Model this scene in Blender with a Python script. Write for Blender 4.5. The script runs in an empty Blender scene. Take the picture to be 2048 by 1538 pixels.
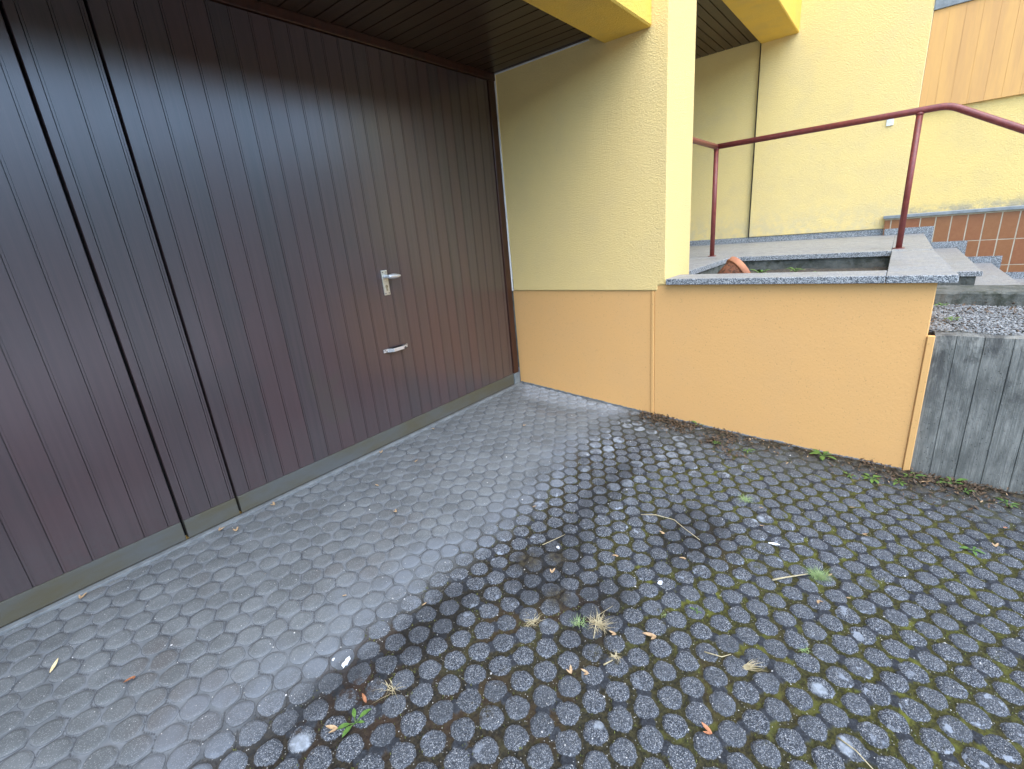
import bpy, bmesh, math, random
import numpy as np
from mathutils import Vector, Matrix, noise

scene = bpy.context.scene
R_ = math.radians
random.seed(7)
rng = np.random.default_rng(11)

# ------------------------------------------------------------------ camera, world, sun, exposure
def rot(a, p, r):
    t = p + math.pi / 2
    return Matrix.Rotation(a, 3, 'Z') @ Matrix.Rotation(t, 3, 'X') @ Matrix.Rotation(r, 3, 'Z')
cam_data = bpy.data.cameras.new('camera')
cam = bpy.data.objects.new('camera', cam_data)
scene.collection.objects.link(cam)
cam_data.sensor_width = 36.0
cam_data.lens = 931.57 / 2048 * 36.0
cam_data.clip_start = 0.05
cam_data.clip_end = 500
M = rot(-0.877111615, -0.308248338, -0.0907364168).to_4x4()
M.translation = Vector((-2.92354616, -2.34080984, 1.17225186))
cam.matrix_world = M
scene.camera = cam

SUN_ELEV, SUN_AZ = R_(57), R_(208)      # azimuth clockwise from +Y
world = bpy.data.worlds.new('World')
scene.world = world
world.use_nodes = True
wn = world.node_tree.nodes; wl = world.node_tree.links
sky = wn.new('ShaderNodeTexSky')
sky.sky_type = 'NISHITA'; sky.sun_disc = False
sky.sun_elevation = SUN_ELEV; sky.sun_rotation = SUN_AZ
sky.air_density = 1.0; sky.dust_density = 0.7; sky.ozone_density = 2.0
wl.new(sky.outputs[0], wn['Background'].inputs[0])
wn['Background'].inputs[1].default_value = 0.15

sd = bpy.data.lights.new('sun', 'SUN')
sd.energy = 0.8; sd.angle = R_(60); sd.color = (1.0, 0.95, 0.88)
so = bpy.data.objects.new('sun', sd); scene.collection.objects.link(so)
dv = Vector((math.sin(SUN_AZ) * math.cos(SUN_ELEV), math.cos(SUN_AZ) * math.cos(SUN_ELEV), math.sin(SUN_ELEV)))
so.rotation_euler = dv.to_track_quat('Z', 'Y').to_euler()
so.location = (-3, -8, 8)

scene.view_settings.view_transform = 'Standard'
scene.view_settings.look = 'None'
scene.view_settings.gamma = 1
scene.view_settings.exposure = 2.28
scene.render.engine = 'CYCLES'

# ------------------------------------------------------------------ helpers
def empty(name, loc, label, cat, group=None):
    o = bpy.data.objects.new(name, None)
    scene.collection.objects.link(o)
    o.location = loc; o.empty_display_size = 0.1
    o['label'] = label; o['category'] = cat
    if group: o['group'] = group
    return o

def tag(o, label=None, cat=None, group=None, kind=None):
    if label: o['label'] = label
    if cat: o['category'] = cat
    if group: o['group'] = group
    if kind: o['kind'] = kind
    return o

def origin_of(parent):
    v = Vector((0, 0, 0))
    while parent is not None:
        v += Vector(parent.location); parent = parent.parent
    return v

class MB:
    """collects solid shapes in world coordinates, links them as one mesh object"""
    def __init__(s): s.bm = bmesh.new()
    def _add(s, tb, bevel=0.0, seg=1):
        bmesh.ops.recalc_face_normals(tb, faces=tb.faces)
        if bevel > 0:
            bmesh.ops.bevel(tb, geom=list(tb.edges), offset=bevel, segments=seg, profile=0.6, affect='EDGES', clamp_overlap=True)
        me = bpy.data.meshes.new('tmp'); tb.to_mesh(me); tb.free()
        s.bm.from_mesh(me); bpy.data.meshes.remove(me)
        return s
    def box(s, a, b, bevel=0.0, seg=1):
        tb = bmesh.new()
        x0, x1 = sorted((a[0], b[0])); y0, y1 = sorted((a[1], b[1])); z0, z1 = sorted((a[2], b[2]))
        v = [tb.verts.new((x, y, z)) for z in (z0, z1) for y in (y0, y1) for x in (x0, x1)]
        for f in ((0, 1, 3, 2), (4, 5, 7, 6), (0, 1, 5, 4), (2, 3, 7, 6), (0, 2, 6, 4), (1, 3, 7, 5)):
            tb.faces.new([v[i] for i in f])
        return s._add(tb, bevel, seg)
    def prism(s, poly, d, bevel=0.0):
        """poly: list of 3D points of a planar face, swept by vector d"""
        tb = bmesh.new()
        a = [tb.verts.new(p) for p in poly]
        b = [tb.verts.new(Vector(p) + Vector(d)) for p in poly]
        n = len(a)
        tb.faces.new(a); tb.faces.new(b[::-1])
        for i in range(n): tb.faces.new((a[i], a[(i + 1) % n], b[(i + 1) % n], b[i]))
        return s._add(tb, bevel)
    def tube(s, pts, rad, sides=14, cap=True):
        tb = bmesh.new()
        pts = [Vector(p) for p in pts]; rads = rad if isinstance(rad, (list, tuple)) else [rad] * len(pts)
        rings = []; up = None
        for i, p in enumerate(pts):
            t = (pts[min(i + 1, len(pts) - 1)] - pts[max(i - 1, 0)]).normalized()
            if up is None:
                up = t.orthogonal().normalized()
            up = (up - t * up.dot(t)).normalized()
            w = t.cross(up)
            sc = 1.0
            if 0 < i < len(pts) - 1:
                c = (pts[i + 1] - p).normalized().dot((p - pts[i - 1]).normalized())
                sc = 1.0 / max(0.5, math.sqrt((1 + c) / 2))
            rings.append([tb.verts.new(p + (up * math.cos(a) + w * math.sin(a)) * rads[i] * (sc if sides > 6 else 1)) for a in [2 * math.pi * k / sides for k in range(sides)]])
        for i in range(len(rings) - 1):
            for k in range(sides):
                f = tb.faces.new((rings[i][k], rings[i][(k + 1) % sides], rings[i + 1][(k + 1) % sides], rings[i + 1][k])); f.smooth = True
        if cap:
            tb.faces.new(rings[0][::-1]); tb.faces.new(rings[-1])
        return s._add(tb)
    def lathe(s, prof, mat, sides=40):
        """prof: list of (r,z); mat: 4x4 placing it"""
        tb = bmesh.new(); rings = []
        for r, z in prof:
            rings.append([tb.verts.new(mat @ Vector((r * math.cos(2 * math.pi * k / sides), r * math.sin(2 * math.pi * k / sides), z))) for k in range(sides)])
        for i in range(len(rings) - 1):
            for k in range(sides):
                f = tb.faces.new((rings[i][k], rings[i][(k + 1) % sides], rings[i + 1][(k + 1) % sides], rings[i + 1][k])); f.smooth = True
        tb.faces.new(rings[0][::-1]); tb.faces.new(rings[-1])
        return s._add(tb)
    def build(s, name, mat, parent=None):
        me = bpy.data.meshes.new(name)
        off = origin_of(parent) if parent else Vector((0, 0, 0))
        if parent is None:
            pass
        for v in s.bm.verts: v.co -= off
        s.bm.to_mesh(me); s.bm.free()
        me.materials.append(mat)
        o = bpy.data.objects.new(name, me); scene.collection.objects.link(o)
        o.parent = parent
        return o

def grid_mesh(name, mat, P, parent=None, smooth=True, attrs=None):
    """P: (n,m,3) array"""
    n, m, _ = P.shape
    me = bpy.data.meshes.new(name)
    off = np.array(origin_of(parent)) if parent else np.zeros(3)
    me.vertices.add(n * m)
    me.vertices.foreach_set('co', (P - off).astype(np.float32).ravel())
    i = np.arange((n - 1) * (m - 1)); r = i // (m - 1); c = i % (m - 1); a = r * m + c
    q = np.stack([a, a + 1, a + m + 1, a + m], 1).astype(np.int32)
    me.loops.add(q.size); me.loops.foreach_set('vertex_index', q.ravel())
    me.polygons.add(len(q)); me.polygons.foreach_set('loop_start', (np.arange(len(q)) * 4).astype(np.int32))
    try: me.polygons.foreach_set('loop_total', np.full(len(q), 4, np.int32))
    except Exception: pass
    me.update(calc_edges=True)
    me.polygons.foreach_set('use_smooth', np.full(len(q), smooth))
    for k, v in (attrs or {}).items():
        at = me.attributes.new(k, 'FLOAT', 'POINT'); at.data.foreach_set('value', v.astype(np.float32).ravel())
    me.update(); me.validate()
    me.materials.append(mat)
    o = bpy.data.objects.new(name, me); scene.collection.objects.link(o); o.parent = parent
    return o

# value noise (numpy)
def vnoise(x, y, seed=0):
    xi = np.floor(x).astype(np.int64); yi = np.floor(y).astype(np.int64)
    fx = x - xi; fy = y - yi
    fx = fx * fx * (3 - 2 * fx); fy = fy * fy * (3 - 2 * fy)
    def h(a, b):
        n = (a * 374761393 + b * 668265263 + seed * 974634777) & 0x7fffffff
        n = (n ^ (n >> 13)) * 1274126177 & 0x7fffffff
        return ((n ^ (n >> 16)) & 0xffff) / 65535.0
    return (h(xi, yi) * (1 - fx) + h(xi + 1, yi) * fx) * (1 - fy) + (h(xi, yi + 1) * (1 - fx) + h(xi + 1, yi + 1) * fx) * fy
def fbm(x, y, seed=0, o=4):
    s = 0; a = 1; t = 0
    for i in range(o):
        s = s + a * vnoise(x * 2 ** i, y * 2 ** i, seed + i * 17); t += a; a *= 0.5
    return s / t
def sstep(a, b, x):
    t = np.clip((x - a) / (b - a), 0, 1); return t * t * (3 - 2 * t)

# ------------------------------------------------------------------ material helpers
class NT:
    def __init__(s, name):
        s.mat = bpy.data.materials.new(name); s.mat.use_nodes = True
        s.nt = s.mat.node_tree; s.b = s.nt.nodes['Principled BSDF']
        g = s.nt.nodes.new('ShaderNodeNewGeometry'); s.pos = g.outputs['Position']
    def node(s, t, **kw):
        n = s.nt.nodes.new(t)
        for k, v in kw.items(): setattr(n, k, v)
        return n
    def link(s, a, b): s.nt.links.new(a, b)
    def put(s, sock, v):
        if hasattr(v, 'is_linked') or hasattr(v, 'links'): s.link(v, sock)
        else:
            if isinstance(v, tuple) and len(v) == 3 and sock.type == 'RGBA': v = v + (1,)
            sock.default_value = v
    def scale(s, v3, src=None):
        n = s.node('ShaderNodeVectorMath', operation='MULTIPLY'); s.link(src or s.pos, n.inputs[0]); n.inputs[1].default_value = v3
        return n.outputs[0]
    def noise(s, sc, det=4, rough=0.55, vec=None, dist=0.0, col=False):
        n = s.node('ShaderNodeTexNoise'); s.link(vec or s.pos, n.inputs['Vector'])
        n.inputs['Scale'].default_value = sc; n.inputs['Detail'].default_value = det
        n.inputs['Roughness'].default_value = rough; n.inputs['Distortion'].default_value = dist
        return n.outputs['Color' if col else 'Fac']
    def vor(s, sc, out='Distance', vec=None, feature='F1', rand=1.0):
        n = s.node('ShaderNodeTexVoronoi', feature=feature); s.link(vec or s.pos, n.inputs['Vector'])
        n.inputs['Scale'].default_value = sc; n.inputs['Randomness'].default_value = rand
        return n.outputs[out]
    def math(s, op, a, b=0.0, c=0.0, clamp=False):
        n = s.node('ShaderNodeMath', operation=op, use_clamp=clamp)
        s.put(n.inputs[0], a); s.put(n.inputs[1], b); s.put(n.inputs[2], c)
        return n.outputs[0]
    def ramp(s, v, a, b, o0=0.0, o1=1.0, smooth=True):
        n = s.node('ShaderNodeMapRange'); n.interpolation_type = 'SMOOTHSTEP' if smooth else 'LINEAR'
        s.put(n.inputs[0], v)
        for i, q in enumerate((a, b, o0, o1)): s.put(n.inputs[i + 1], q)
        return n.outputs[0]
    def mix(s, f, a, b, mode='MIX'):
        n = s.node('ShaderNodeMix', data_type='RGBA', blend_type=mode)
        s.put(n.inputs[0], f); s.put(n.inputs[6], a); s.put(n.inputs[7], b)
        return n.outputs[2]
    def attr(s, name):
        n = s.node('ShaderNodeAttribute'); n.attribute_name = name; return n.outputs['Fac']
    def sep(s, v=None):
        n = s.node('ShaderNodeSeparateXYZ'); s.link(v or s.pos, n.inputs[0]); return n.outputs
    def r(s, v): 
        n = s.node('ShaderNodeSeparateColor'); s.link(v, n.inputs[0]); return n.outputs[0]
    def bump(s, h, dist, strength=1.0, prev=None):
        n = s.node('ShaderNodeBump'); s.put(n.inputs['Height'], h); n.inputs['Distance'].default_value = dist
        n.inputs['Strength'].default_value = strength
        if prev is not None: s.link(prev, n.inputs['Normal'])
        return n.outputs[0]
    def done(s, col=None, rough=None, normal=None, metal=None, spec=None, coat=None, coat_r=None):
        b = s.b.inputs
        if col is not None: s.put(b['Base Color'], col)
        if rough is not None: s.put(b['Roughness'], rough)
        if normal is not None: s.link(normal, b['Normal'])
        if metal is not None: s.put(b['Metallic'], metal)
        if spec is not None: s.put(b['Specular IOR Level'], spec)
        if coat is not None: s.put(b['Coat Weight'], coat)
        if coat_r is not None: s.put(b['Coat Roughness'], coat_r)
        return s.mat

def plaster(name, col, dirt, grain=1.0, gscale=170, low=None, dirt_amt=0.35):
    m = NT(name)
    n1 = m.noise(gscale, 3, 0.6); n2 = m.noise(gscale * 0.38, 3, 0.55); n3 = m.noise(3.5, 5, 0.62); n4 = m.noise(gscale * 2.4, 2)
    v = m.ramp(m.vor(gscale * 0.55), 0.1, 0.75, 0, 1)
    h = m.math('ADD', m.math('MULTIPLY', n1, 0.6), m.math('MULTIPLY', n2, 0.9)); h = m.math('ADD', h, m.math('MULTIPLY', v, -0.35))
    c = m.mix(m.ramp(n3, 0.4, 0.72, 0, dirt_amt), col, dirt)
    # pinholes and pits catch dust: small spots of their own shape
    pits = m.ramp(n1, 0.28, 0.40, 0.55, 0.0)
    c = m.mix(pits, c, tuple(x * 0.62 for x in dirt))
    spots = m.ramp(m.vor(24), 0.02, 0.05, 0.7, 0.0)
    sel = m.ramp(m.r(m.vor(24, 'Color')), 0.94, 0.95, 0, 1)
    c = m.mix(m.math('MULTIPLY', spots, sel), c, (0.10, 0.075, 0.04))
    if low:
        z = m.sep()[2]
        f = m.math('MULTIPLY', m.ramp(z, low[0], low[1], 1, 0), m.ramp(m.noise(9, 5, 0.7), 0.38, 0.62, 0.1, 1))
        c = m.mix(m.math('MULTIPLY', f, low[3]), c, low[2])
    b = m.bump(h, 0.0042 * grain, 1.0)
    b = m.bump(m.noise(5, 2), 0.006, 0.35, b)
    return m.done(c, 0.9, b, spec=0.25)

YEL = plaster('yellow_plaster', (0.80, 0.59, 0.235), (0.70, 0.52, 0.24), 0.8, 230)
YELB = plaster('yellow_plaster_beam_lit', (0.80, 0.52, 0.09), (0.66, 0.45, 0.12), 0.8, 200, dirt_amt=0.6)  # same yellow, less faded and deepened to imitate bounce light from below
YEL2 = plaster('yellow_plaster_entrance', (0.79, 0.60, 0.235), (0.65, 0.50, 0.25), 0.8, 170, low=(0.85, 1.35, (0.50, 0.44, 0.30), 0.5))
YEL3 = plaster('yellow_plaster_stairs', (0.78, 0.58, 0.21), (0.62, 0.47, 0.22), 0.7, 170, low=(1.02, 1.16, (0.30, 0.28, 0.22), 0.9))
ORG = plaster('orange_render', (0.73, 0.405, 0.145), (0.69, 0.395, 0.155), 0.16, 120, dirt_amt=0.5)
ORGS = plaster('orange_strip', (0.73, 0.41, 0.145), (0.69, 0.395, 0.15), 0.04, 90, dirt_amt=0.2)

def granite(name, top=True):
    m = NT(name)
    sp = m.vor(190, 'Color'); g = m.r(sp)
    base = m.mix(m.ramp(g, 0.25, 0.8), (0.11, 0.12, 0.125), (0.36, 0.38, 0.37))
    sp2 = m.r(m.vor(330, 'Color'))
    base = m.mix(m.ramp(sp2, 0.72, 0.80, 0, 0.85), base, (0.05, 0.055, 0.06))
    base = m.mix(m.ramp(sp2, 0.2, 0.12, 0, 0.8), base, (0.58, 0.58, 0.55))
    if top:   # walked-on, dusty top
        d = m.ramp(m.noise(5, 5, 0.65), 0.3, 0.7, 0.45, 0.85)
        dust = m.mix(m.ramp(m.noise(22, 4, 0.6, vec=m.scale((1, 3.5, 1))), 0.4, 0.65), (0.27, 0.265, 0.245), (0.20, 0.20, 0.195))
        c = m.mix(d, base, dust)
        c = m.mix(m.ramp(m.noise(2.4, 4, 0.6), 0.56, 0.66, 0, 0.35), c, (0.17, 0.155, 0.12))
        return m.done(c, m.ramp(m.noise(14), 0.3, 0.7, 0.42, 0.62), m.bump(m.noise(120, 3), 0.0008, 0.5), spec=0.45)
    return m.done(base, 0.6, m.bump(m.noise(160, 3), 0.0018, 0.8), spec=0.4)
GTOP = granite('granite_top'); GEDGE = granite('granite_edge', False)

def door_wood():
    m = NT('dark_brown_boards')
    st = m.noise(1.0, 5, 0.62, vec=m.scale((60, 60, 1.6)))
    x = m.sep()[0]
    bi = m.math('FLOOR', m.math('DIVIDE', m.math('ADD', x, 2.192), 0.08635))
    wn_ = m.node('ShaderNodeTexWhiteNoise', noise_dimensions='1D'); m.link(bi, wn_.inputs['W'])
    pv = wn_.outputs['Value']
    c = m.mix(m.ramp(st, 0.35, 0.65), (0.040, 0.0275, 0.0275), (0.056, 0.0360, 0.0355))
    c = m.mix(m.math('MULTIPLY', pv, 0.6), c, (0.066, 0.0280, 0.0265))
    bl = m.noise(2.6, 4, 0.6)
    c = m.mix(m.ramp(bl, 0.56, 0.72, 0, 0.35), c, (0.034, 0.030, 0.029))
    # dirt streaks run down the boards and rain splash speckles near the ground
    z = m.sep()[2]
    stk = m.ramp(m.noise(1.0, 4, 0.7, vec=m.scale((26, 26, 0.7))), 0.58, 0.74, 0, 0.35)
    c = m.mix(stk, c, (0.031, 0.028, 0.028))
    sp = m.ramp(m.vor(38), 0.018, 0.035, 1, 0); sel = m.ramp(m.r(m.vor(38, 'Color')), 0.86, 0.87, 0, 1)
    c = m.mix(m.math('MULTIPLY', m.math('MULTIPLY', sp, sel), m.ramp(z, 0.2, 1.6, 1, 0.35)), c, (0.55, 0.53, 0.5))
    # splash dirt in a ragged band above the kick board, tannin patches
    spl = m.math('MULTIPLY', m.ramp(m.math('ADD', z, m.ramp(m.noise(6, 4), 0.2, 0.8, -0.14, 0.14, False)), 0.42, 0.08), m.ramp(m.noise(50, 4, 0.7), 0.4, 0.6, 0.2, 0.7))
    c = m.mix(m.math('MULTIPLY', spl, 0.5), c, (0.050, 0.046, 0.042))
    c = m.mix(m.ramp(m.noise(1.6, 4, 0.65), 0.60, 0.70, 0, 0.45), c, (0.050, 0.040, 0.026))
    ro = m.math('ADD', m.ramp(m.noise(3.2, 5, 0.6), 0.3, 0.7, 0.34, 0.44), m.math('MULTIPLY', pv, 0.05))
    ro = m.math('ADD', ro, m.math('MULTIPLY', m.ramp(z, 0.5, 0.05), 0.14))
    b = m.bump(m.noise(1.0, 3, 0.6, vec=m.scale((240, 240, 5))), 0.0006, 0.6)
    b = m.bump(m.noise(1.0, 2, 0.5, vec=m.scale((14, 14, 1.5))), 0.004, 0.35, b)
    return m.done(c, ro, b, spec=0.6, coat=1.0, coat_r=0.22)
DOOR_COAT = 1.6
DOOR = door_wood(); DOOR.node_tree.nodes['Principled BSDF'].inputs['Coat IOR'].default_value = DOOR_COAT
def simple(name, c1, c2, rough=0.6, sc=12, bump=0.001, bsc=80, spec=0.4, metal=0.0, vec3=None, coat=None):
    m = NT(name)
    v = m.scale(vec3) if vec3 else None
    c = m.mix(m.ramp(m.noise(sc, 5, 0.65, vec=v), 0.32, 0.68), c1, c2)
    return m.done(c, rough, m.bump(m.noise(bsc, 3), bump, 0.7), metal=metal, spec=spec, coat=coat)
FRAME = simple('frame_wood', (0.034, 0.015, 0.010), (0.060, 0.022, 0.013), 0.30, 1.0, 0.0006, 120, vec3=(30, 8, 8))
SOFF = simple('soffit_wood', (0.030, 0.016, 0.010), (0.050, 0.026, 0.016), 0.33, 1.0, 0.0008, 90, vec3=(45, 2, 2), spec=0.5)
DARK = simple('dark_void', (0.008, 0.008, 0.009), (0.012, 0.012, 0.012), 0.95)
BEAD = simple('white_bead', (0.74, 0.74, 0.70), (0.62, 0.62, 0.6), 0.5)
ALU = simple('anodised_aluminium', (0.74, 0.71, 0.60), (0.60, 0.57, 0.47), 0.33, 60, 0.0002, 200, metal=0.75)
ALU2 = simple('satin_aluminium', (0.80, 0.80, 0.77), (0.68, 0.68, 0.66), 0.30, 60, 0.0002, 200, metal=0.65)
KICK = simple('mossy_kick_board', (0.082, 0.070, 0.036), (0.088, 0.092, 0.086), 0.8, 1.4, 0.002, 60, vec3=(1, 1, 3))
KICKG = simple('grey_base', (0.20, 0.22, 0.21), (0.13, 0.15, 0.15), 0.8, 20, 0.002, 60)
SILL = simple('threshold_concrete', (0.20, 0.215, 0.21), (0.13, 0.14, 0.14), 0.9, 18, 0.002, 90)
GRAYS = simple('pvc_white', (0.78, 0.80, 0.72), (0.7, 0.72, 0.66), 0.45)

def railpaint():
    m = NT('red_oxide_paint')
    n = m.noise(30, 5, 0.7)
    c = m.mix(m.ramp(n, 0.35, 0.7), (0.175, 0.030, 0.024), (0.240, 0.052, 0.036))
    up = m.node('ShaderNodeNewGeometry'); nz = m.sep(up.outputs['Normal'])[2]
    wear = m.math('MULTIPLY', m.ramp(m.noise(55, 6, 0.75), 0.45, 0.62), m.ramp(nz, 0.0, 0.8, 0.15, 0.8))
    c = m.mix(wear, c, (0.10, 0.045, 0.032))
    return m.done(c, 0.42, m.bump(m.noise(140, 4), 0.0008, 0.8), spec=0.5)
RAIL = railpaint()

def board_concrete():
    m = NT('board_marked_concrete')
    y, z = m.sep()[1], m.sep()[2]
    g1 = m.noise(1, 7, 0.72, vec=m.scale((8, 15, 5.0)))
    c = m.mix(m.ramp(g1, 0.3, 0.7), (0.125, 0.125, 0.108), (0.285, 0.280, 0.240))
    c = m.mix(m.ramp(m.noise(1, 4, 0.6, vec=m.scale((150, 190, 4))), 0.42, 0.64, 0, 0.55), c, (0.105, 0.11, 0.095))
    dk = m.math('MULTIPLY', m.ramp(m.noise(1, 5, 0.7, vec=m.scale((5, 10, 5.0)), dist=0.6), 0.46, 0.64), m.ramp(z, 0.0, 0.5, 0.25, 1))
    c = m.mix(m.math('MULTIPLY', dk, 0.75), c, (0.050, 0.050, 0.046))
    pit = m.ramp(m.vor(75), 0.10, 0.22, 1, 0)
    pits = m.math('MULTIPLY', pit, m.ramp(m.r(m.vor(75, 'Color')), 0.50, 0.54))
    pits = m.math('MULTIPLY', pits, m.math('MAXIMUM', m.ramp(m.noise(6, 3), 0.45, 0.6, 0.1, 1), m.ramp(z, 0.28, -0.02)))
    c = m.mix(m.math('MULTIPLY', pits, 0.75), c, (0.05, 0.055, 0.05))
    li = m.ramp(m.vor(60), 0.04, 0.07, 1, 0)
    c = m.mix(m.math('MULTIPLY', li, m.ramp(m.r(m.vor(60, 'Color')), 0.86, 0.88)), c, (0.5, 0.5, 0.46))
    h = m.math('SUBTRACT', m.math('ADD', m.noise(1, 3, 0.5, vec=m.scale((200, 260, 9))), m.noise(90, 4, 0.7)), m.math('MULTIPLY', pits, 1.5))
    return m.done(c, 0.88, m.bump(h, 0.003, 0.9), spec=0.25)
BCON = board_concrete()
def rough_concrete():
    m = NT('rough_concrete')
    c = m.mix(m.ramp(m.noise(7, 6, 0.7), 0.3, 0.7), (0.075, 0.080, 0.066), (0.165, 0.165, 0.138))
    c = m.mix(m.ramp(m.noise(11, 4, 0.6), 0.52, 0.64, 0, 0.7), c, (0.040, 0.046, 0.030))
    ck = m.ramp(m.vor(9, 'Distance', m.scale((1, 1, 2)), 'DISTANCE_TO_EDGE'), 0.0, 0.02, 0.6, 0)
    c = m.mix(m.math('MULTIPLY', ck, m.ramp(m.noise(5), 0.45, 0.6)), c, (0.03, 0.03, 0.028))
    return m.done(c, 0.9, m.bump(m.noise(30, 6, 0.7), 0.012, 0.9), spec=0.2)
RCON = rough_concrete()

def tiles():
    m = NT('terracotta_tiles')
    # individual tile colour from its cell
    P, H = 0.1165, 0.2365
    y, z = m.sep()[1], m.sep()[2]
    iy = m.math('FLOOR', m.math('DIVIDE', m.math('ADD', y, 2.735), P))
    iz = m.math('FLOOR', m.math('DIVIDE', m.math('SUBTRACT', z, 0.740), H))
    w = m.node('ShaderNodeTexWhiteNoise', noise_dimensions='2D')
    cb = m.node('ShaderNodeCombineXYZ'); m.link(iy, cb.inputs[0]); m.link(iz, cb.inputs[1]); m.link(cb.outputs[0], w.inputs['Vector'])
    v = w.outputs['Value']; v2 = m.r(w.outputs['Color'])
    c = m.mix(v, (0.25, 0.080, 0.030), (0.30, 0.135, 0.034))
    c = m.mix(m.math('MULTIPLY', v2, 0.5), c, (0.20, 0.065, 0.030))
    c = m.mix(m.ramp(m.noise(28, 5, 0.7), 0.35, 0.7, 0, 0.35), c, (0.34, 0.15, 0.055))
    return m.done(c, 0.45, m.bump(m.noise(60, 3), 0.001, 0.5), spec=0.4)
TILE = tiles()
GROUT = simple('cream_grout', (0.50, 0.43, 0.30), (0.40, 0.34, 0.24), 0.9, 30)

def orange_boards():
    m = NT('ochre_boards')
    s1 = m.noise(1, 5, 0.65, vec=m.scale((9, 9, 0.9)))
    c = m.mix(m.ramp(s1, 0.35, 0.68), (0.70, 0.39, 0.12), (0.60, 0.33, 0.115))
    c = m.mix(m.ramp(m.noise(1, 4, 0.6, vec=m.scale((40, 40, 0.6))), 0.58, 0.70, 0, 0.5), c, (0.46, 0.25, 0.09))
    return m.done(c, 0.6, m.bump(m.noise(1, 3, 0.6, vec=m.scale((120, 120, 3))), 0.001, 0.6), spec=0.35)
OBRD = orange_boards()
SLATE = simple('pale_stone', (0.26, 0.285, 0.28), (0.18, 0.20, 0.20), 0.6, 20, 0.0015, 70)
def terracotta():
    m = NT('terracotta_clay')
    c = m.mix(m.ramp(m.noise(24, 5, 0.7), 0.3, 0.65), (0.27, 0.105, 0.05), (0.15, 0.062, 0.034))
    pk = m.ramp(m.noise(45, 5, 0.8), 0.50, 0.58, 0, 0.9)
    c = m.mix(pk, c, (0.06, 0.035, 0.022))
    return m.done(c, 0.85, m.bump(m.noise(60, 5, 0.8), 0.006, 0.8), spec=0.2)
TERRA = terracotta()
TERRA2 = simple('terracotta_rim', (0.46, 0.20, 0.10), (0.36, 0.15, 0.08), 0.8, 25, 0.001)

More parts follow.
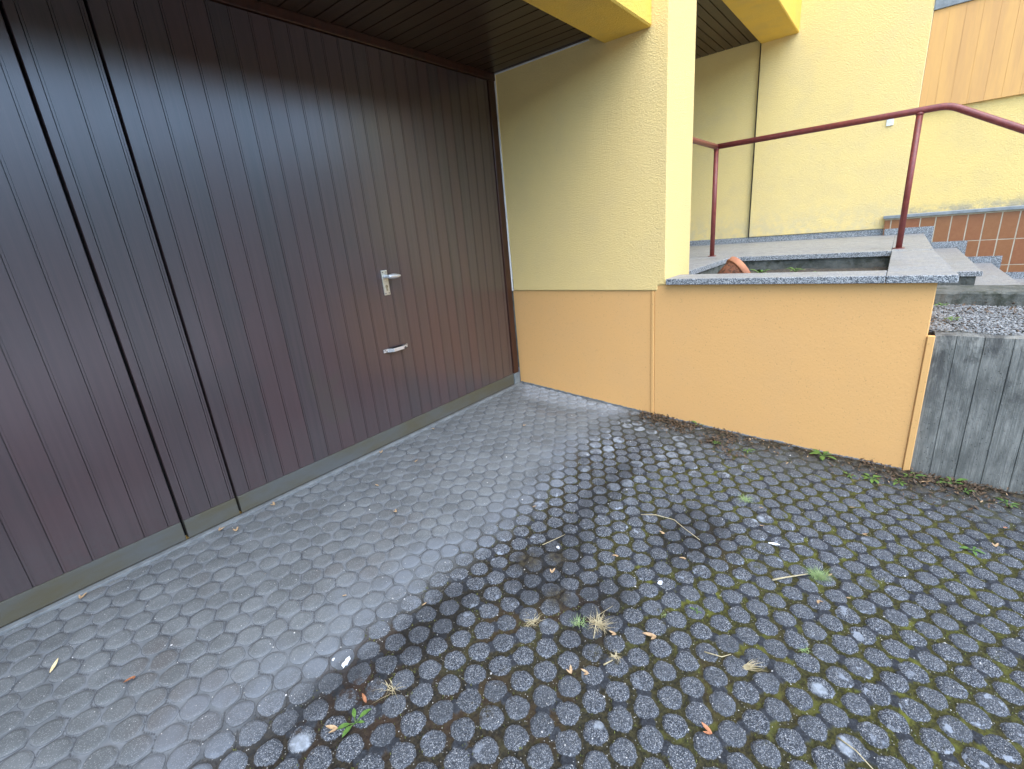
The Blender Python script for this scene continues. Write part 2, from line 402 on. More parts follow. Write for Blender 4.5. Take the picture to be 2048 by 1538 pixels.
def paver_mat():
    m = NT('paver_concrete')
    sdist = m.attr('sd'); rnd = m.attr('rnd'); br = m.attr('bridge'); out = m.attr('outz'); mo = m.attr('moss'); dust = m.attr('dust')
    # --- weathered studs: exposed aggregate
    ag = m.vor(330, 'Color'); g = m.r(ag); gn = m.r(m.vor(600, 'Color'))
    st = m.mix(m.ramp(g, 0.2, 0.85), (0.020, 0.024, 0.029), (0.094, 0.105, 0.118))
    st = m.mix(m.ramp(gn, 0.86, 0.9, 0, 0.8), st, (0.42, 0.43, 0.42))
    st = m.mix(m.ramp(gn, 0.14, 0.08, 0, 0.7), st, (0.018, 0.021, 0.026))
    st = m.mix(m.math('MULTIPLY', rnd, 0.35), st, (0.088, 0.096, 0.102))
    st = m.mix(m.ramp(m.noise(3, 4, 0.6), 0.55, 0.72, 0, 0.45), st, (0.030, 0.034, 0.036))
    # pale lime stains on single stones
    ls = m.math('MULTIPLY', m.ramp(m.noise(26, 3, 0.6), 0.60, 0.66, 0, 0.85), m.ramp(m.noise(2.1, 3, 0.6), 0.50, 0.62))
    st = m.mix(ls, st, (0.26, 0.29, 0.32))
    # --- sheltered studs: dusty, smooth
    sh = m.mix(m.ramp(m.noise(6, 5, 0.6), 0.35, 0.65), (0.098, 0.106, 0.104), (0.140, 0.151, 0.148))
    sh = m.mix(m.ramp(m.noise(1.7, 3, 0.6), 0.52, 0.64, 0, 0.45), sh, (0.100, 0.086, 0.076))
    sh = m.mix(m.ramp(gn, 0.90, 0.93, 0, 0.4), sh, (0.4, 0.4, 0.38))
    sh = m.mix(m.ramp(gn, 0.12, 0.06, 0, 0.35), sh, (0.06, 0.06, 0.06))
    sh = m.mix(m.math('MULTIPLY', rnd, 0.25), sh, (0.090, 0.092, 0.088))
    rim_light = m.ramp(m.math('ABSOLUTE', m.math('ADD', sdist, 0.001)), 0.0, 0.004, 0.3, 0)  # paler rim painted on stud edges for light caught by the chamfer
    sh = m.mix(rim_light, sh, (0.165, 0.175, 0.175))
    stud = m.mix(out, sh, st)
    # --- a pale washed band where the eaves drip begins
    yv = m.sep()[1]
    band = m.math('MULTIPLY', m.ramp(m.math('ABSOLUTE', m.math('ADD', m.math('ADD', yv, 0.99), m.ramp(m.noise(2.5, 3), 0.3, 0.7, -0.13, 0.13, False))), 0.02, 0.19, 1, 0), m.ramp(m.noise(9, 4), 0.35, 0.6, 0.3, 1))
    stud = m.mix(m.math('MULTIPLY', band, 0.6), stud, (0.150, 0.168, 0.185))
    # --- joints
    jn = m.noise(90, 5, 0.75); jn2 = m.noise(3.0, 4, 0.6); jn3 = m.noise(14, 4, 0.6)
    moss = m.mix(m.ramp(jn, 0.35, 0.68), (0.020, 0.020, 0.005), (0.075, 0.072, 0.011))
    moss = m.mix(m.ramp(jn3, 0.52, 0.68, 0, 0.85), moss, (0.13, 0.14, 0.018))
    soil = m.mix(m.ramp(jn, 0.35, 0.65), (0.008, 0.007, 0.006), (0.036, 0.028, 0.018))
    soil = m.mix(m.ramp(jn2, 0.55, 0.66, 0, 0.6), soil, (0.045, 0.024, 0.013))
    joint_o = m.mix(mo, soil, moss)
    grit = m.math('MULTIPLY', m.ramp(m.vor(150), 0.2, 0.3, 1, 0), m.ramp(m.r(m.vor(150, 'Color')), 0.84, 0.86))
    joint_o = m.mix(m.math('MULTIPLY', grit, 0.75), joint_o, (0.30, 0.29, 0.25))
    joint_o = m.mix(br, joint_o, m.mix(m.ramp(jn, 0.4, 0.7), (0.020, 0.022, 0.025), (0.048, 0.053, 0.058)))
    joint_s = m.mix(m.ramp(jn3, 0.3, 0.7), (0.110, 0.120, 0.122), (0.160, 0.172, 0.175))
    crack = m.attr('crack')
    joint_s = m.mix(m.math('MULTIPLY', crack, 0.85), joint_s, (0.035, 0.037, 0.04))
    ring = m.math('MULTIPLY', m.ramp(m.math('ABSOLUTE', m.math('SUBTRACT', sdist, 0.0016)), 0.0002, 0.0016, 1, 0), m.ramp(m.noise(17, 4, 0.7), 0.38, 0.60, 0.15, 0.85))  # dark ring painted around the studs in place of contact shade
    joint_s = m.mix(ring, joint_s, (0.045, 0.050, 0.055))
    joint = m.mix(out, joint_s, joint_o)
    damp = m.attr('damp')
    stud = m.mix(m.math('MULTIPLY', damp, 0.5), stud, (0.020, 0.022, 0.024))
    joint = m.mix(m.math('MULTIPLY', damp, 0.6), joint, (0.008, 0.008, 0.007))
    silt = m.attr('silt')
    sc = m.mix(m.ramp(jn, 0.3, 0.7), (0.030, 0.031, 0.026), (0.066, 0.070, 0.058))
    joint = m.mix(m.math('MULTIPLY', silt, 0.8), joint, sc)
    stud = m.mix(m.math('MULTIPLY', silt, 0.6), stud, m.mix(m.ramp(m.noise(30, 4), 0.3, 0.7), (0.048, 0.053, 0.049), (0.082, 0.090, 0.085)))
    edge = m.math('ADD', sdist, m.ramp(m.noise(120, 4, 0.7), 0.2, 0.8, -0.003, 0.003, False))
    k = m.ramp(edge, -0.0012, 0.0012)
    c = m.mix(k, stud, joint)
    # moss and dirt creeping over some stones
    cr = m.math('MULTIPLY', m.ramp(m.noise(5.5, 5, 0.7), 0.60, 0.68), m.math('MULTIPLY', m.ramp(m.noise(70, 4, 0.7), 0.42, 0.56), out))
    c = m.mix(m.math('MULTIPLY', cr, 0.9), c, m.mix(mo, soil, moss))
    c = m.mix(dust, c, m.mix(m.ramp(m.noise(60, 3), 0.4, 0.6), (0.31, 0.345, 0.37), (0.21, 0.235, 0.25)))
    lit = m.attr('litter')
    c = m.mix(lit, c, m.mix(m.ramp(m.noise(45, 5, 0.7), 0.4, 0.62), (0.016, 0.013, 0.010), (0.060, 0.050, 0.026)))
    hb = m.math('ADD', m.math('MULTIPLY', m.noise(260, 3, 0.7), m.math('ADD', m.math('MULTIPLY', out, 0.8), 0.15)), m.math('MULTIPLY', jn, m.math('MULTIPLY', k, out)))
    b = m.bump(hb, 0.0035, 0.9)
    rr = m.mix(k, m.math('MAXIMUM', m.ramp(m.noise(40), 0.3, 0.7, 0.72, 0.88), m.math('SUBTRACT', 1.0, m.math('MULTIPLY', out, 0.3))), (0.92, 0.92, 0.92))
    return m.done(c, m.r(rr), b, spec=0.3)
PAVE = paver_mat()
GRAVM = None

# ------------------------------------------------------------------ the ground: stud pavers as real relief
GY = np.array([-9.0, -6.0, -2.54, -2.29, -2.046, -1.632, -1.137, -.748, -.301, 0, 1])
GZ = np.array([-.42, -.32, -.172, -.162, -.148, -.126, -.096, -.063, -.026, 0, 0])
def gz(y):
    # softened profile of the falling driveway
    return (np.interp(y - 0.1, GY, GZ) + np.interp(y, GY, GZ) * 2 + np.interp(y + 0.1, GY, GZ)) / 4
def gzs(y): return float(gz(np.array([y]))[0])

DX, DY, SR = 0.0717, 0.0855, 0.0350
LX0, LY0 = -2.120, -1.684
def hsh(a, b, s):
    n = (a * 73856093 + b * 19349663 + s * 83492791) & 0x7fffffff
    n = ((n ^ (n >> 13)) * 1274126177) & 0x7fffffff
    return ((n ^ (n >> 15)) & 0xffff) / 65535.0
def make_driveway():
    x = np.concatenate([np.arange(-5.2, -3.4, 0.008), np.arange(-3.4, -0.0, 0.004), [0.0]])
    y = np.concatenate([np.arange(-5.2, -3.2, 0.008), np.arange(-3.2, 0.0, 0.004), [0.0]])
    X, Y = np.meshgrid(x, y)
    # slightly wandering lattice
    wx = X + 0.006 * (vnoise(X * 1.3, Y * 1.3, 5) - 0.5) ; wy = Y + 0.008 * (vnoise(X * 1.1, Y * 1.1, 9) - 0.5)
    ci = np.round((wx - LX0) / DX).astype(np.int64)
    best = np.full(X.shape, 9.0); sec = np.full(X.shape, 9.0)
    bi = np.zeros(X.shape, np.int64); bj = np.zeros(X.shape, np.int64); si = bi.copy(); sj = bj.copy()
    bx = X * 0; by = X * 0; sx = X * 0; sy = X * 0
    for di in (-1, 0, 1):
        c = ci + di
        off = (np.abs(c) % 2) * 0.5 * DY
        j0 = np.floor((wy - LY0 - off) / DY).astype(np.int64)
        for dj in (0, 1):
            j = j0 + dj
            cx = LX0 + c * DX + (hsh(c, j, 1) - 0.5) * 0.004
            cy = LY0 + off + j * DY + (hsh(c, j, 2) - 0.5) * 0.004
            d = np.hypot(wx - cx, wy - cy)
            m1 = d < best; m2 = (~m1) & (d < sec)
            sec = np.where(m1, best, np.where(m2, d, sec))
            si = np.where(m1, bi, np.where(m2, c, si)); sj = np.where(m1, bj, np.where(m2, j, sj))
            sx = np.where(m1, bx, np.where(m2, cx, sx)); sy = np.where(m1, by, np.where(m2, cy, sy))
            bi = np.where(m1, c, bi); bj = np.where(m1, j, bj); bx = np.where(m1, cx, bx); by = np.where(m1, cy, by)
            best = np.where(m1, d, best)
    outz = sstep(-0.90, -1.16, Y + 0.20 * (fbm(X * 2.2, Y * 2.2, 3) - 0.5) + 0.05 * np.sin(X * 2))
    # stones of the wall side stay damp a little nearer
    ang = np.arctan2(wy - by, wx - bx)
    wob = 0.0011 * np.sin(ang * 3 + 6.28 * hsh(bi, bj, 4)) + 0.0008 * np.sin(ang * 5 + 6.28 * hsh(bi, bj, 6))
    wob = wob + 0.0022 * (vnoise(X * 160, Y * 160, 8) - 0.5) * outz
    rad = SR + 0.0018 * (hsh(bi, bj, 3) - 0.5) + wob + 0.0026 * (1 - outz)
    sdv = best - rad
    rnd = hsh(bi, bj, 7)
    # bridges inside one paving stone
    lo_i = np.minimum(bi, si); lo_key = np.where(bi < si, bj, np.where(bi > si, sj, np.minimum(bj, sj)))
    hk = hsh(lo_i * 3 + (bi == si), lo_key * 2 + (np.abs(bj - sj)), 11)
    isbr = (hk < 0.21).astype(float)
    mid = np.abs(sec - best)          # zero on the border between two studs
    # distance along the border from the middle of the link
    lx, ly = sx - bx, sy - by; ll = np.hypot(lx, ly) + 1e-9
    perp = np.abs((wx - bx) * ly - (wy - by) * lx) / ll
    bridge = isbr * sstep(0.026, 0.017, perp + 0.006 * (vnoise(X * 90, Y * 90, 2) - 0.5))
    t = sstep(0.001, -0.0065, sdv)
    dome = 0.0012 * np.clip(-sdv / SR, 0, 1)
    tilt = ((hsh(bi, bj, 21) - 0.5) * (wx - bx) + (hsh(bi, bj, 22) - 0.5) * (wy - by)) * 0.045
    lift = (hsh(bi, bj, 23) - 0.5) * 0.003
    mossn = fbm(X * 55, Y * 55, 31, 3)
    jd_out = -0.0100 + 0.0055 * mossn + 0.0050 * bridge
    crack = sstep(0.0050, 0.0015, mid) * (1 - isbr * 0.9) * sstep(0.0, 0.003, sdv) * sstep(0.35, 0.6, vnoise(X * 14, Y * 14, 40) + 0.25 * hsh(bi + si, bj + sj, 41))
    jd_in = -0.0052 + 0.0010 * mossn - 0.003 * crack
    jd = jd_in * (1 - outz) + jd_out * outz
    h = (dome + (tilt + lift) * (0.45 + 0.55 * outz)) * t + jd * (1 - t)
    h = h + 0.0012 * (vnoise(X * 220, Y * 220, 50) - 0.5) * outz
    big = fbm(X * 1.2 + 7, Y * 1.2, 60)
    h = h + 0.006 * (big - 0.5)
    # moss amount: greener to the right side, dark soil in the middle hollow
    mo = np.clip(sstep(-2.5, -1.1, X + 0.9 * (big - 0.5)) * 1.0 + 0.2, 0, 1) * (0.35 + 0.9 * fbm(X * 4, Y * 4, 70))
    mo = mo * (0.25 + 0.75 * sstep(-1.25, -1.75, Y + 0.35 * (big - 0.5) + 0.10 * (X + 1.2)))
    mo = np.clip(mo, 0, 1)
    # grey silt fills the joints along the wall foot
    silt = outz * sstep(-0.52, -0.12, X + 0.5 * (fbm(X * 4, Y * 4, 95) - 0.5) - 0.10 * sstep(-1.6, -2.4, Y))
    h = h * (1 - 0.55 * silt)
    for (cx_, cy_, r_) in ((-1.66, -1.36, .22), (-1.75, -1.62, .2), (-1.15, -1.80, .25), (-2.45, -1.2, .25)):
        mo = mo * (1 - 0.85 * np.exp(-((X - cx_) ** 2 + (Y - cy_) ** 2) / r_ ** 2))
    # sunken, overgrown hollows
    hol = np.zeros(X.shape)
    for (cx_, cy_, r_) in ((-1.69, -1.31, .055), (-1.78, -1.52, .05), (-1.60, -1.40, .04)):
        hol = np.maximum(hol, np.exp(-(((X - cx_) ** 2 + (Y - cy_) ** 2) / r_ ** 2) ** 1.5))
    h = h + hol * 0.004 * mossn
    # a black damp stain spreads from the eaves drip into the hollow
    damp = np.zeros(X.shape)
    for (cx_, cy_, rx_, ry_) in ((-1.62, -1.38, .36, .16), (-2.15, -1.22, .32, .10), (-1.15, -1.78, .30, .18), (-1.0, -1.33, .45, .09), (-2.50, -1.14, .22, .07), (-1.75, -1.66, .22, .14)):
        damp = np.maximum(damp, np.exp(-(((X - cx_) / rx_) ** 2 + ((Y - cy_) / ry_) ** 2)))
    damp = sstep(0.30, 0.75, damp * (0.55 + 0.9 * fbm(X * 7, Y * 7, 120))) * outz
    # litter band along the wall
    lt = sstep(-0.17, -0.03, X + 0.12 * (fbm(X * 9, Y * 9, 80) - 0.5)) * sstep(-1.02, -1.2, Y) * sstep(0.40, 0.60, fbm(X * 16, Y * 16, 81) + 0.12)
    for (cx_, cy_, r_) in ((-0.06, -1.22, .10), (-0.10, -1.38, .08), (-0.20, -1.62, .06), (-0.12, -2.55, .12), (-0.08, -2.75, .10)):
        lt = np.maximum(lt, np.exp(-((X - cx_) ** 2 + ((Y - cy_) * .8) ** 2) / r_ ** 2) * sstep(0.35, 0.55, fbm(X * 22, Y * 22, 83) + 0.1))
    lt = np.maximum(lt, hol * 0.9)
    h = h + lt * (0.004 + 0.006 * fbm(X * 70, Y * 70, 82, 3))
    # pale lime dust near the garage corner at the wall foot
    du = sstep(-0.30, -0.02, X + 0.22 * (fbm(X * 5, Y * 5, 90) - 0.5)) * sstep(0.0, -0.08, Y) * sstep(-1.12, -0.80, Y) * sstep(0.25, 0.5, fbm(X * 6, Y * 6, 91))
    du = np.clip(du * 0.75, 0, 1)
    onstud = sstep(0.001, -0.003, sdv)
    zone = sstep(-1.75, -1.30, Y) * sstep(-0.92, -1.06, Y) * sstep(-1.5, -0.3, X)
    du = np.maximum(du, 0.75 * zone * onstud * (hsh(bi, bj, 77) > 0.55) * sstep(0.42, 0.66, fbm(X * 28, Y * 28, 97)))
    for (cx_, cy_, r_) in ((-2.628, -1.225, .030), (-1.998, -1.735, .020), (-1.63, -2.326, .022), (-1.775, -2.39, .028), (-1.30, -2.02, .018), (-2.10, -1.86, .015), (-0.86, -2.00, .03)):
        du = np.maximum(du, 0.9 * onstud * sstep(r_ * 1.1, r_ * 0.7, np.hypot(X - cx_, Y - cy_) + 0.02 * (fbm(X * 40, Y * 40, 98) - 0.5)))
    Z = gz(Y) + h - 0.002
    P = np.stack([X, Y, Z], -1)
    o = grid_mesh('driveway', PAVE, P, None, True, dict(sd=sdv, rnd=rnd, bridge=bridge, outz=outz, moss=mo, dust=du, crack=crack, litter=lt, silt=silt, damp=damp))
    tag(o, 'driveway of round-studded grey concrete pavers with moss in the joints', kind='structure')
    global HM; HM = (x, y, Z)
make_driveway()
def ground_at(px_, py_):
    x, y, Z = HM
    i = min(max(np.searchsorted(y, py_), 0), len(y) - 1); j = min(max(np.searchsorted(x, px_), 0), len(x) - 1)
    return float(Z[i, j])
def ground_smooth(px_, py_):
    x, y, Z = HM
    i = np.searchsorted(y, py_); j = np.searchsorted(x, px_)
    return float(np.percentile(Z[max(i - 6, 0):i + 7, max(j - 6, 0):j + 7], 85))

def far_ground():
    m = NT('pale_bounce_paving')  # unseen ground, made pale to bounce light up under the roof
    c = m.mix(m.ramp(m.noise(0.8, 5), 0.3, 0.7), (0.26, 0.245, 0.215), (0.36, 0.34, 0.30))
    mat = m.done(c, 0.9, m.bump(m.noise(50, 4), 0.004, 0.8))
    mb = MB(); bm = mb.bm
    ys = [-140, -40, -9, -6, -5.19, -2.54, -1.1, 0.05]
    zs = [-0.9, -0.6, -0.43, -0.335, -0.31, -0.19, -0.11, -0.03]
    for x0, x1 in ((-140, -5.21), (-5.21, 0.0), (0.0, 140)):
        pv = None
        for yy, zz in zip(ys, zs):
            if x0 == -5.21 and yy > -5.19: break
            row = [bm.verts.new((x0, yy, zz)), bm.verts.new((x1, yy, zz))]
            if pv: bm.faces.new((pv[0], pv[1], row[1], row[0]))
            pv = row
    bm.verts.ensure_lookup_table()
    a = [bm.verts.new(p) for p in ((-140, 0.05, -0.03), (140, 0.05, -0.03), (140, 140, -0.03), (-140, 140, -0.03))]
    bm.faces.new(a)
    o = mb.build('ground', mat)
    tag(o, 'open concrete ground around the building, made pale to bounce light', kind='structure')
far_ground()
def added_hills():  # unseen slope, added to block low sky mirrored in the garage door
    m = NT('added_slope')
    c = m.mix(m.ramp(m.noise(0.35, 6, 0.7), 0.35, 0.65), (0.018, 0.026, 0.012), (0.060, 0.075, 0.035))
    mat = m.done(c, 0.95, spec=0.1)
    xs = np.linspace(-130, 130, 90); ys = np.linspace(-24, -90, 26); X, Y = np.meshgrid(xs, ys)
    t = (-Y - 24) / 66
    Z = -0.9 + 17.0 * (1 - (1 - t) ** 2.2) * (0.82 + 0.36 * fbm(X * 0.05, Y * 0.05, 6)) + 1.5 * (fbm(X * 0.4, Y * 0.4, 8) - 0.5) * np.minimum(1, t * 6)
    o = grid_mesh('added_hills', mat, np.stack([X, Y, Z], -1)); tag(o, 'unseen wooded slope, added to darken low sky in the door reflection', kind='structure')
added_hills()

# ------------------------------------------------------------------ garage door
gd = empty('garage_door', (-1.2, 0.0, 0.0), 'dark brown garage door of vertical grooved boards with aluminium handles', 'garage door')
PITCH, G0 = 0.08635, -2.192
def leaf(x0, x1, ztop=2.198, y0=0.0):
    """boards in real profile: each joint is a sharp slot, a shallow flat and a small step"""
    prof = [(x0, 0.004), (x0 + 0.002, 0.0)]
    k = math.ceil((x0 + 0.012 - G0) / PITCH)
    while G0 + k * PITCH < x1 - 0.012:
        g = G0 + k * PITCH
        prof += [(g - 0.0017, 0.0), (g - 0.0015, 0.011), (g + 0.0012, 0.011), (g + 0.0014, 0.0008), (g + 0.0084, 0.0008), (g + 0.0086, 0.0034), (g + 0.0093, 0.0034), (g + 0.0095, 0.0)]
        k += 1
    prof += [(x1 - 0.002, 0.0), (x1, 0.004)]
    tb = bmesh.new(); off = Vector(gd.location)
    zb = 0.092
    lo = [tb.verts.new(Vector((x, y0 + d, zb)) - off) for x, d in prof] + [tb.verts.new(Vector((x1, y0 + 0.04, zb)) - off), tb.verts.new(Vector((x0, y0 + 0.04, zb)) - off)]
    hi = [tb.verts.new(v.co + Vector((0, 0, ztop - zb))) for v in lo]
    n = len(lo)
    tb.faces.new(lo[::-1]); tb.faces.new(hi)
    for i in range(n): tb.faces.new((lo[i], lo[(i + 1) % n], hi[(i + 1) % n], hi[i]))
    bmesh.ops.recalc_face_normals(tb, faces=tb.faces)
    me = bpy.data.meshes.new('door_leaf'); tb.to_mesh(me); tb.free(); me.materials.append(DOOR)
    o = bpy.data.objects.new('door_leaf', me); scene.collection.objects.link(o); o.parent = gd
    kb = MB().box((x0 + 0.001, y0 - 0.006, 0.002), (x1 - 0.001, y0 + 0.036, 0.0905), 0.0015)
    k_ = kb.build('kick_board', KICK, o)
    return o
L1 = leaf(-2.251, -0.083)
L2 = leaf(-2.481, -2.2605); L2['label'] = 'narrow board strip between two black gaps'
L3 = leaf(-5.6, -2.4915)
fr = MB()
fr.box((-5.7, -0.012, 2.203), (-0.004, 0.045, 2.249), 0.003)
fr.box((-0.079, -0.010, 0.092), (-0.014, 0.045, 2.2025), 0.003)
fr.build('door_frame', FRAME, gd)
MB().box((-5.7, 0.042, 0.0), (-0.004, 0.06, 2.25)).build('backing_panel', DARK, gd)
MB().box((-0.081, -0.014, -0.01), (-0.012, 0.04, 0.0905), 0.003).build('jamb_base', KICKG, gd)
# handle plate, lever, key hole
def hplate():
    c = Vector((-1.192, 0, 0.972))
    p = MB().box((c.x - 0.021, -0.007, c.z - 0.072), (c.x + 0.021, -0.0006, c.z + 0.072), 0.003, 2)
    o = p.build('handle_plate', ALU, gd)
    sc = MB()
    for sx in (-1, 1):
        for sz in (-1, 1):
            q = c + Vector((sx * 0.0125, -0.0068, sz * 0.061))
            sc.tube([q, q + Vector((0, -0.0016, 0))], 0.0036, 12)
    sc.build('screw', DARKM, o)
    lv = MB()
    h0 = c + Vector((0.0, -0.006, 0.036))
    lv.tube([h0, h0 + Vector((0, -0.012, 0))], 0.012, 20)
    lv.tube([h0 + Vector((0, -0.010, 0)), h0 + Vector((0, -0.042, 0)), h0 + Vector((0.004, -0.049, 0))], 0.0085, 16)
    pts, rr = [], []
    for i in range(12):
        t = i / 11
        pts.append(h0 + Vector((-0.012 + 0.088 * t, -0.050 + 0.006 * math.sin(t * 3.1), -0.003 * t)))
        rr.append(0.005 + 0.0095 * math.sin(min(1, t * 1.0 + 0.06) * math.pi) ** 0.6)
    lv.tube(pts, rr, 16)
    lv.build('lever', ALU2, o)
    kh = MB()
    kz = c + Vector((0.001, -0.0066, -0.027))
    kh.tube([kz + Vector((0, 0, 0.006)), kz + Vector((0, -0.0030, 0.006))], 0.0092, 20)
    kh.box((kz.x - 0.0052, kz.y - 0.0028, kz.z - 0.020), (kz.x + 0.0052, kz.y, kz.z + 0.002), 0.001)
    kh.build('key_cylinder', BRASS, o)
    k2 = MB(); k2.box((kz.x - 0.0011, kz.y - 0.0034, kz.z + 0.001), (kz.x + 0.0011, kz.y - 0.0029, kz.z + 0.011))
    k2.build('key_slot', DARK, o)
    # stamped lettering lines, too small to read
    tl = MB()
    for w, dz, hh in ((0.011, 0.0095, 0.0016), (0.007, 0.0055, 0.0010)):
        x = -w
        while x < w:
            tl.box((c.x + x, -0.0074, c.z + dz), (c.x + x + 0.0012, -0.0069, c.z + dz + hh)); x += 0.0021
    tl.build('stamped_marks', DARKM, o)
DARKM = simple('dull_screw_metal', (0.22, 0.21, 0.18), (0.14, 0.13, 0.11), 0.5, metal=0.7)
BRASS = simple('worn_brass', (0.42, 0.36, 0.22), (0.30, 0.25, 0.16), 0.4, metal=0.8)
hplate()
def pull():
    z = 0.5745; x0, x1 = -1.287, -1.105
    m = MB()
    H = 0.0105
    # strap: flat foot, rise, flat grip, fall, foot
    pr = [(x0, 0.0), (x0 + 0.036, 0.0), (x0 + 0.052, -0.033), (x1 - 0.046, -0.033), (x1 - 0.030, 0.0), (x1, 0.0)]
    th = 0.0042
    up = [(a, b - 0.0005) for a, b in pr]; dn = [(a, b - th) for a, b in pr]
    inner = [(x0, -0.0005), (x0 + 0.033, -0.0005), (x0 + 0.050, -0.0290), (x1 - 0.048, -0.0290), (x1 - 0.027, -0.0005), (x1, -0.0005)]
    outer = [(x1, -th), (x1 - 0.033, -th), (x1 - 0.050, -0.0345), (x0 + 0.054, -0.0345), (x0 + 0.036, -th), (x0, -th)]
    poly = [Vector((a, b, z - H)) for a, b in inner + outer]
    m.prism(poly, (0, 0, 2 * H), 0.0012)
    o = m.build('pull_handle', ALU2, gd)
    s = MB()
    for a, b in ((x0 + 0.010, z + 0.004), (x0 + 0.022, z - 0.005), (x1 - 0.009, z + 0.004), (x1 - 0.017, z - 0.005)):
        s.tube([Vector((a, -th, b)), Vector((a, -th - 0.0018, b))], 0.0035, 12)
    s.build('screw', DARKM, o)
pull()

ts = MB()
pp = MB().box((-5.2, -0.040, gzs(-0.03) - 0.02), (-0.02, -0.012, gzs(-0.03) + 0.0075), 0.002)
o = pp.build('threshold_strip', SILL)
tag(o, 'thin pale concrete strip at the foot of the garage door', 'threshold')

# ------------------------------------------------------------------ garage wing
gw = empty('garage_wing', (0.2, -0.6, 0.0), 'yellow plastered garage wall with orange base, beam and dark boarded ceiling', 'building')
w = MB()
def plaster_block(mb, poly, d, bevel=0.006): mb.prism(poly, d, bevel)
# wall with the notched lower corner, 0.43 thick
plaster_block(w, [(0, -0.012, .757), (0, -1.181, .757), (0, -1.183, .790), (0, -1.236, .792), (0, -1.238, 4.2), (0, -0.012, 4.2)], (0.436, 0, 0), 0.007)
w.build('side_wall', YEL, gw)
bw = MB()
bw.box((0.012, -0.0, -0.25), (0.3, -1.1375, 0.7555))
bw.build('base_wall', ORG, gw)
bw = MB(); bw.box((0.016, -1.139, 0.74), (0.2, -1.232, 0.834), 0.002); bw.build('corner_fill', ORG, gw)
cb = MB(); cb.box((0.004, -1.1395, -0.12), (0.06, -1.1605, 0.7555), 0.003); cb.build('cover_strip', ORGS, gw)
bd = MB()
bd.box((-0.0095, -0.0105, 0.757), (0.004, -0.0015, 2.247), 0.001)
bd.box((-0.006, -0.75, 2.2405), (0.002, -0.011, 2.248), 0.001)
bd.build('corner_bead', BEAD, gw)
# concrete toe under the render
toe = MB(); ty = -0.002
while ty > -1.13:
    zt0 = gzs(ty - 0.01) + 0.003 + 0.004 * random.random()
    dd = random.uniform(0.008, 0.018); toe.box((0.009, ty, zt0 - 0.05), (0.06, ty - dd, zt0), 0.001); ty -= dd
toe.build('wall_toe', SILL, gw)
# beam: underside slightly wider away from the wall
def beam(name, xa, xb, yi, yo_a, yo_b, z0, z1, mat, parent):
    poly = [(xa, yi, z0), (xb, yi, z0), (xb, yo_b, z0), (xa, yo_a, z0)]
    return MB().prism(poly, (0, 0, z1 - z0), 0.008).build(name, mat, parent)
beam('beam', -6.2, -0.001, -0.847, -1.105, -1.140, 2.196, 3.3, YELB, gw)
def soffit(name, x0, x1, y0, y1, z, parent, g0=-0.204, pitch=0.0885, mat=None):
    prof = [(x0, 0.0)]
    k = math.ceil((x0 + 0.01 - g0) / pitch)
    while g0 + k * pitch < x1 - 0.01:
        g = g0 + k * pitch
        prof += [(g - 0.0045, 0.0), (g - 0.0038, 0.007), (g + 0.0038, 0.007), (g + 0.0045, 0.0)]
        k += 1
    prof += [(x1, 0.0)]
    poly = [(x, y0, z + d) for x, d in prof] + [(x1, y0, z + 0.03), (x0, y0, z + 0.03)]
    m = MB(); m.prism(poly, (0, y1 - y0, 0)); return m.build(name, mat or SOFF, parent)
soffit('ceiling_boards', -6.2, -0.003, -0.846, 0.06, 2.2495, gw)
MB().box((-6.2, -0.846, 2.285), (-0.003, 0.4, 3.3)).build('floor_slab', YEL, gw)
MB().box((-6.2, 0.061, -0.05), (-0.003, 0.35, 2.284)).build('rear_wall', YEL, gw)
MB().box((-6.45, -1.14, -0.1), (-6.201, 0.35, 4.2), 0.006).build('end_wall', YEL, gw)

# ------------------------------------------------------------------ entrance wing (next bay, one landing higher)
XW = 3.6
ew = empty('entrance_wing', (3.7, -1.6, 0.835), 'yellow entrance wall beyond the landing, with ochre boarded panel at its right', 'building')
MB().box((XW, -0.905, 0.900), (3.95, -2.345, 5.2), 0.006).build('entrance_wall', YEL2, ew)
MB().box((XW + 0.035, -0.906, 0.900), (3.95, 2.2, 5.2)).build('recess_wall', YEL2, ew)
sk = MB(); sk.box((XW + 0.012, -0.9, 0.836), (3.9, -2.2235, 0.898), 0.001); sk.box((XW + 0.020, 2.2, 0.836), (3.9, -0.8985, 0.8985), 0.001)
sk.build('skirting', GEDGE, ew)
MB().box((0.437, 1.6, 0.836), (XW + 0.034, 1.9, 5.0)).build('rear_wall', YEL2, ew)
MB().box((0.2, -0.9, 2.936), (XW + 0.034, -1.265, 4.2), 0.008).build('beam', YELB, ew)
def soffit_x(name, x0, x1, y0, y1, z, parent, g0=-0.70, pitch=0.0885):
    prof = [(y0, 0.0)]
    k = math.ceil((y0 + 0.01 - g0) / pitch)
    while g0 + k * pitch < y1 - 0.01:
        g = g0 + k * pitch
        prof += [(g - 0.0055, 0.0), (g - 0.0045, 0.009), (g + 0.0045, 0.009), (g + 0.0055, 0.0)]; k += 1
    prof += [(y1, 0.0)]
    m = MB(); m.prism([(x0, y, z + d) for y, d in prof] + [(x0, y1, z + 0.03), (x0, y0, z + 0.03)], (x1 - x0, 0, 0)); return m.build(name, SOFF, parent)
soffit_x('ceiling_boards', 0.437, XW + 0.034, -0.899, 1.6, 2.985, ew)
MB().box((XW + 0.002, -0.8965, 0.9), (XW + 0.0345, -0.9045, 2.99)).build('shadow_joint', DARK, ew)
MB().box((0.437, -0.899, 3.02), (XW + 0.034, 1.6, 4.2)).build('floor_slab', YEL2, ew)
MB().box((XW + 0.045, -2.3455, 1.031), (3.95, -7.0, 4.6)).build('stair_wall', YEL3, ew)
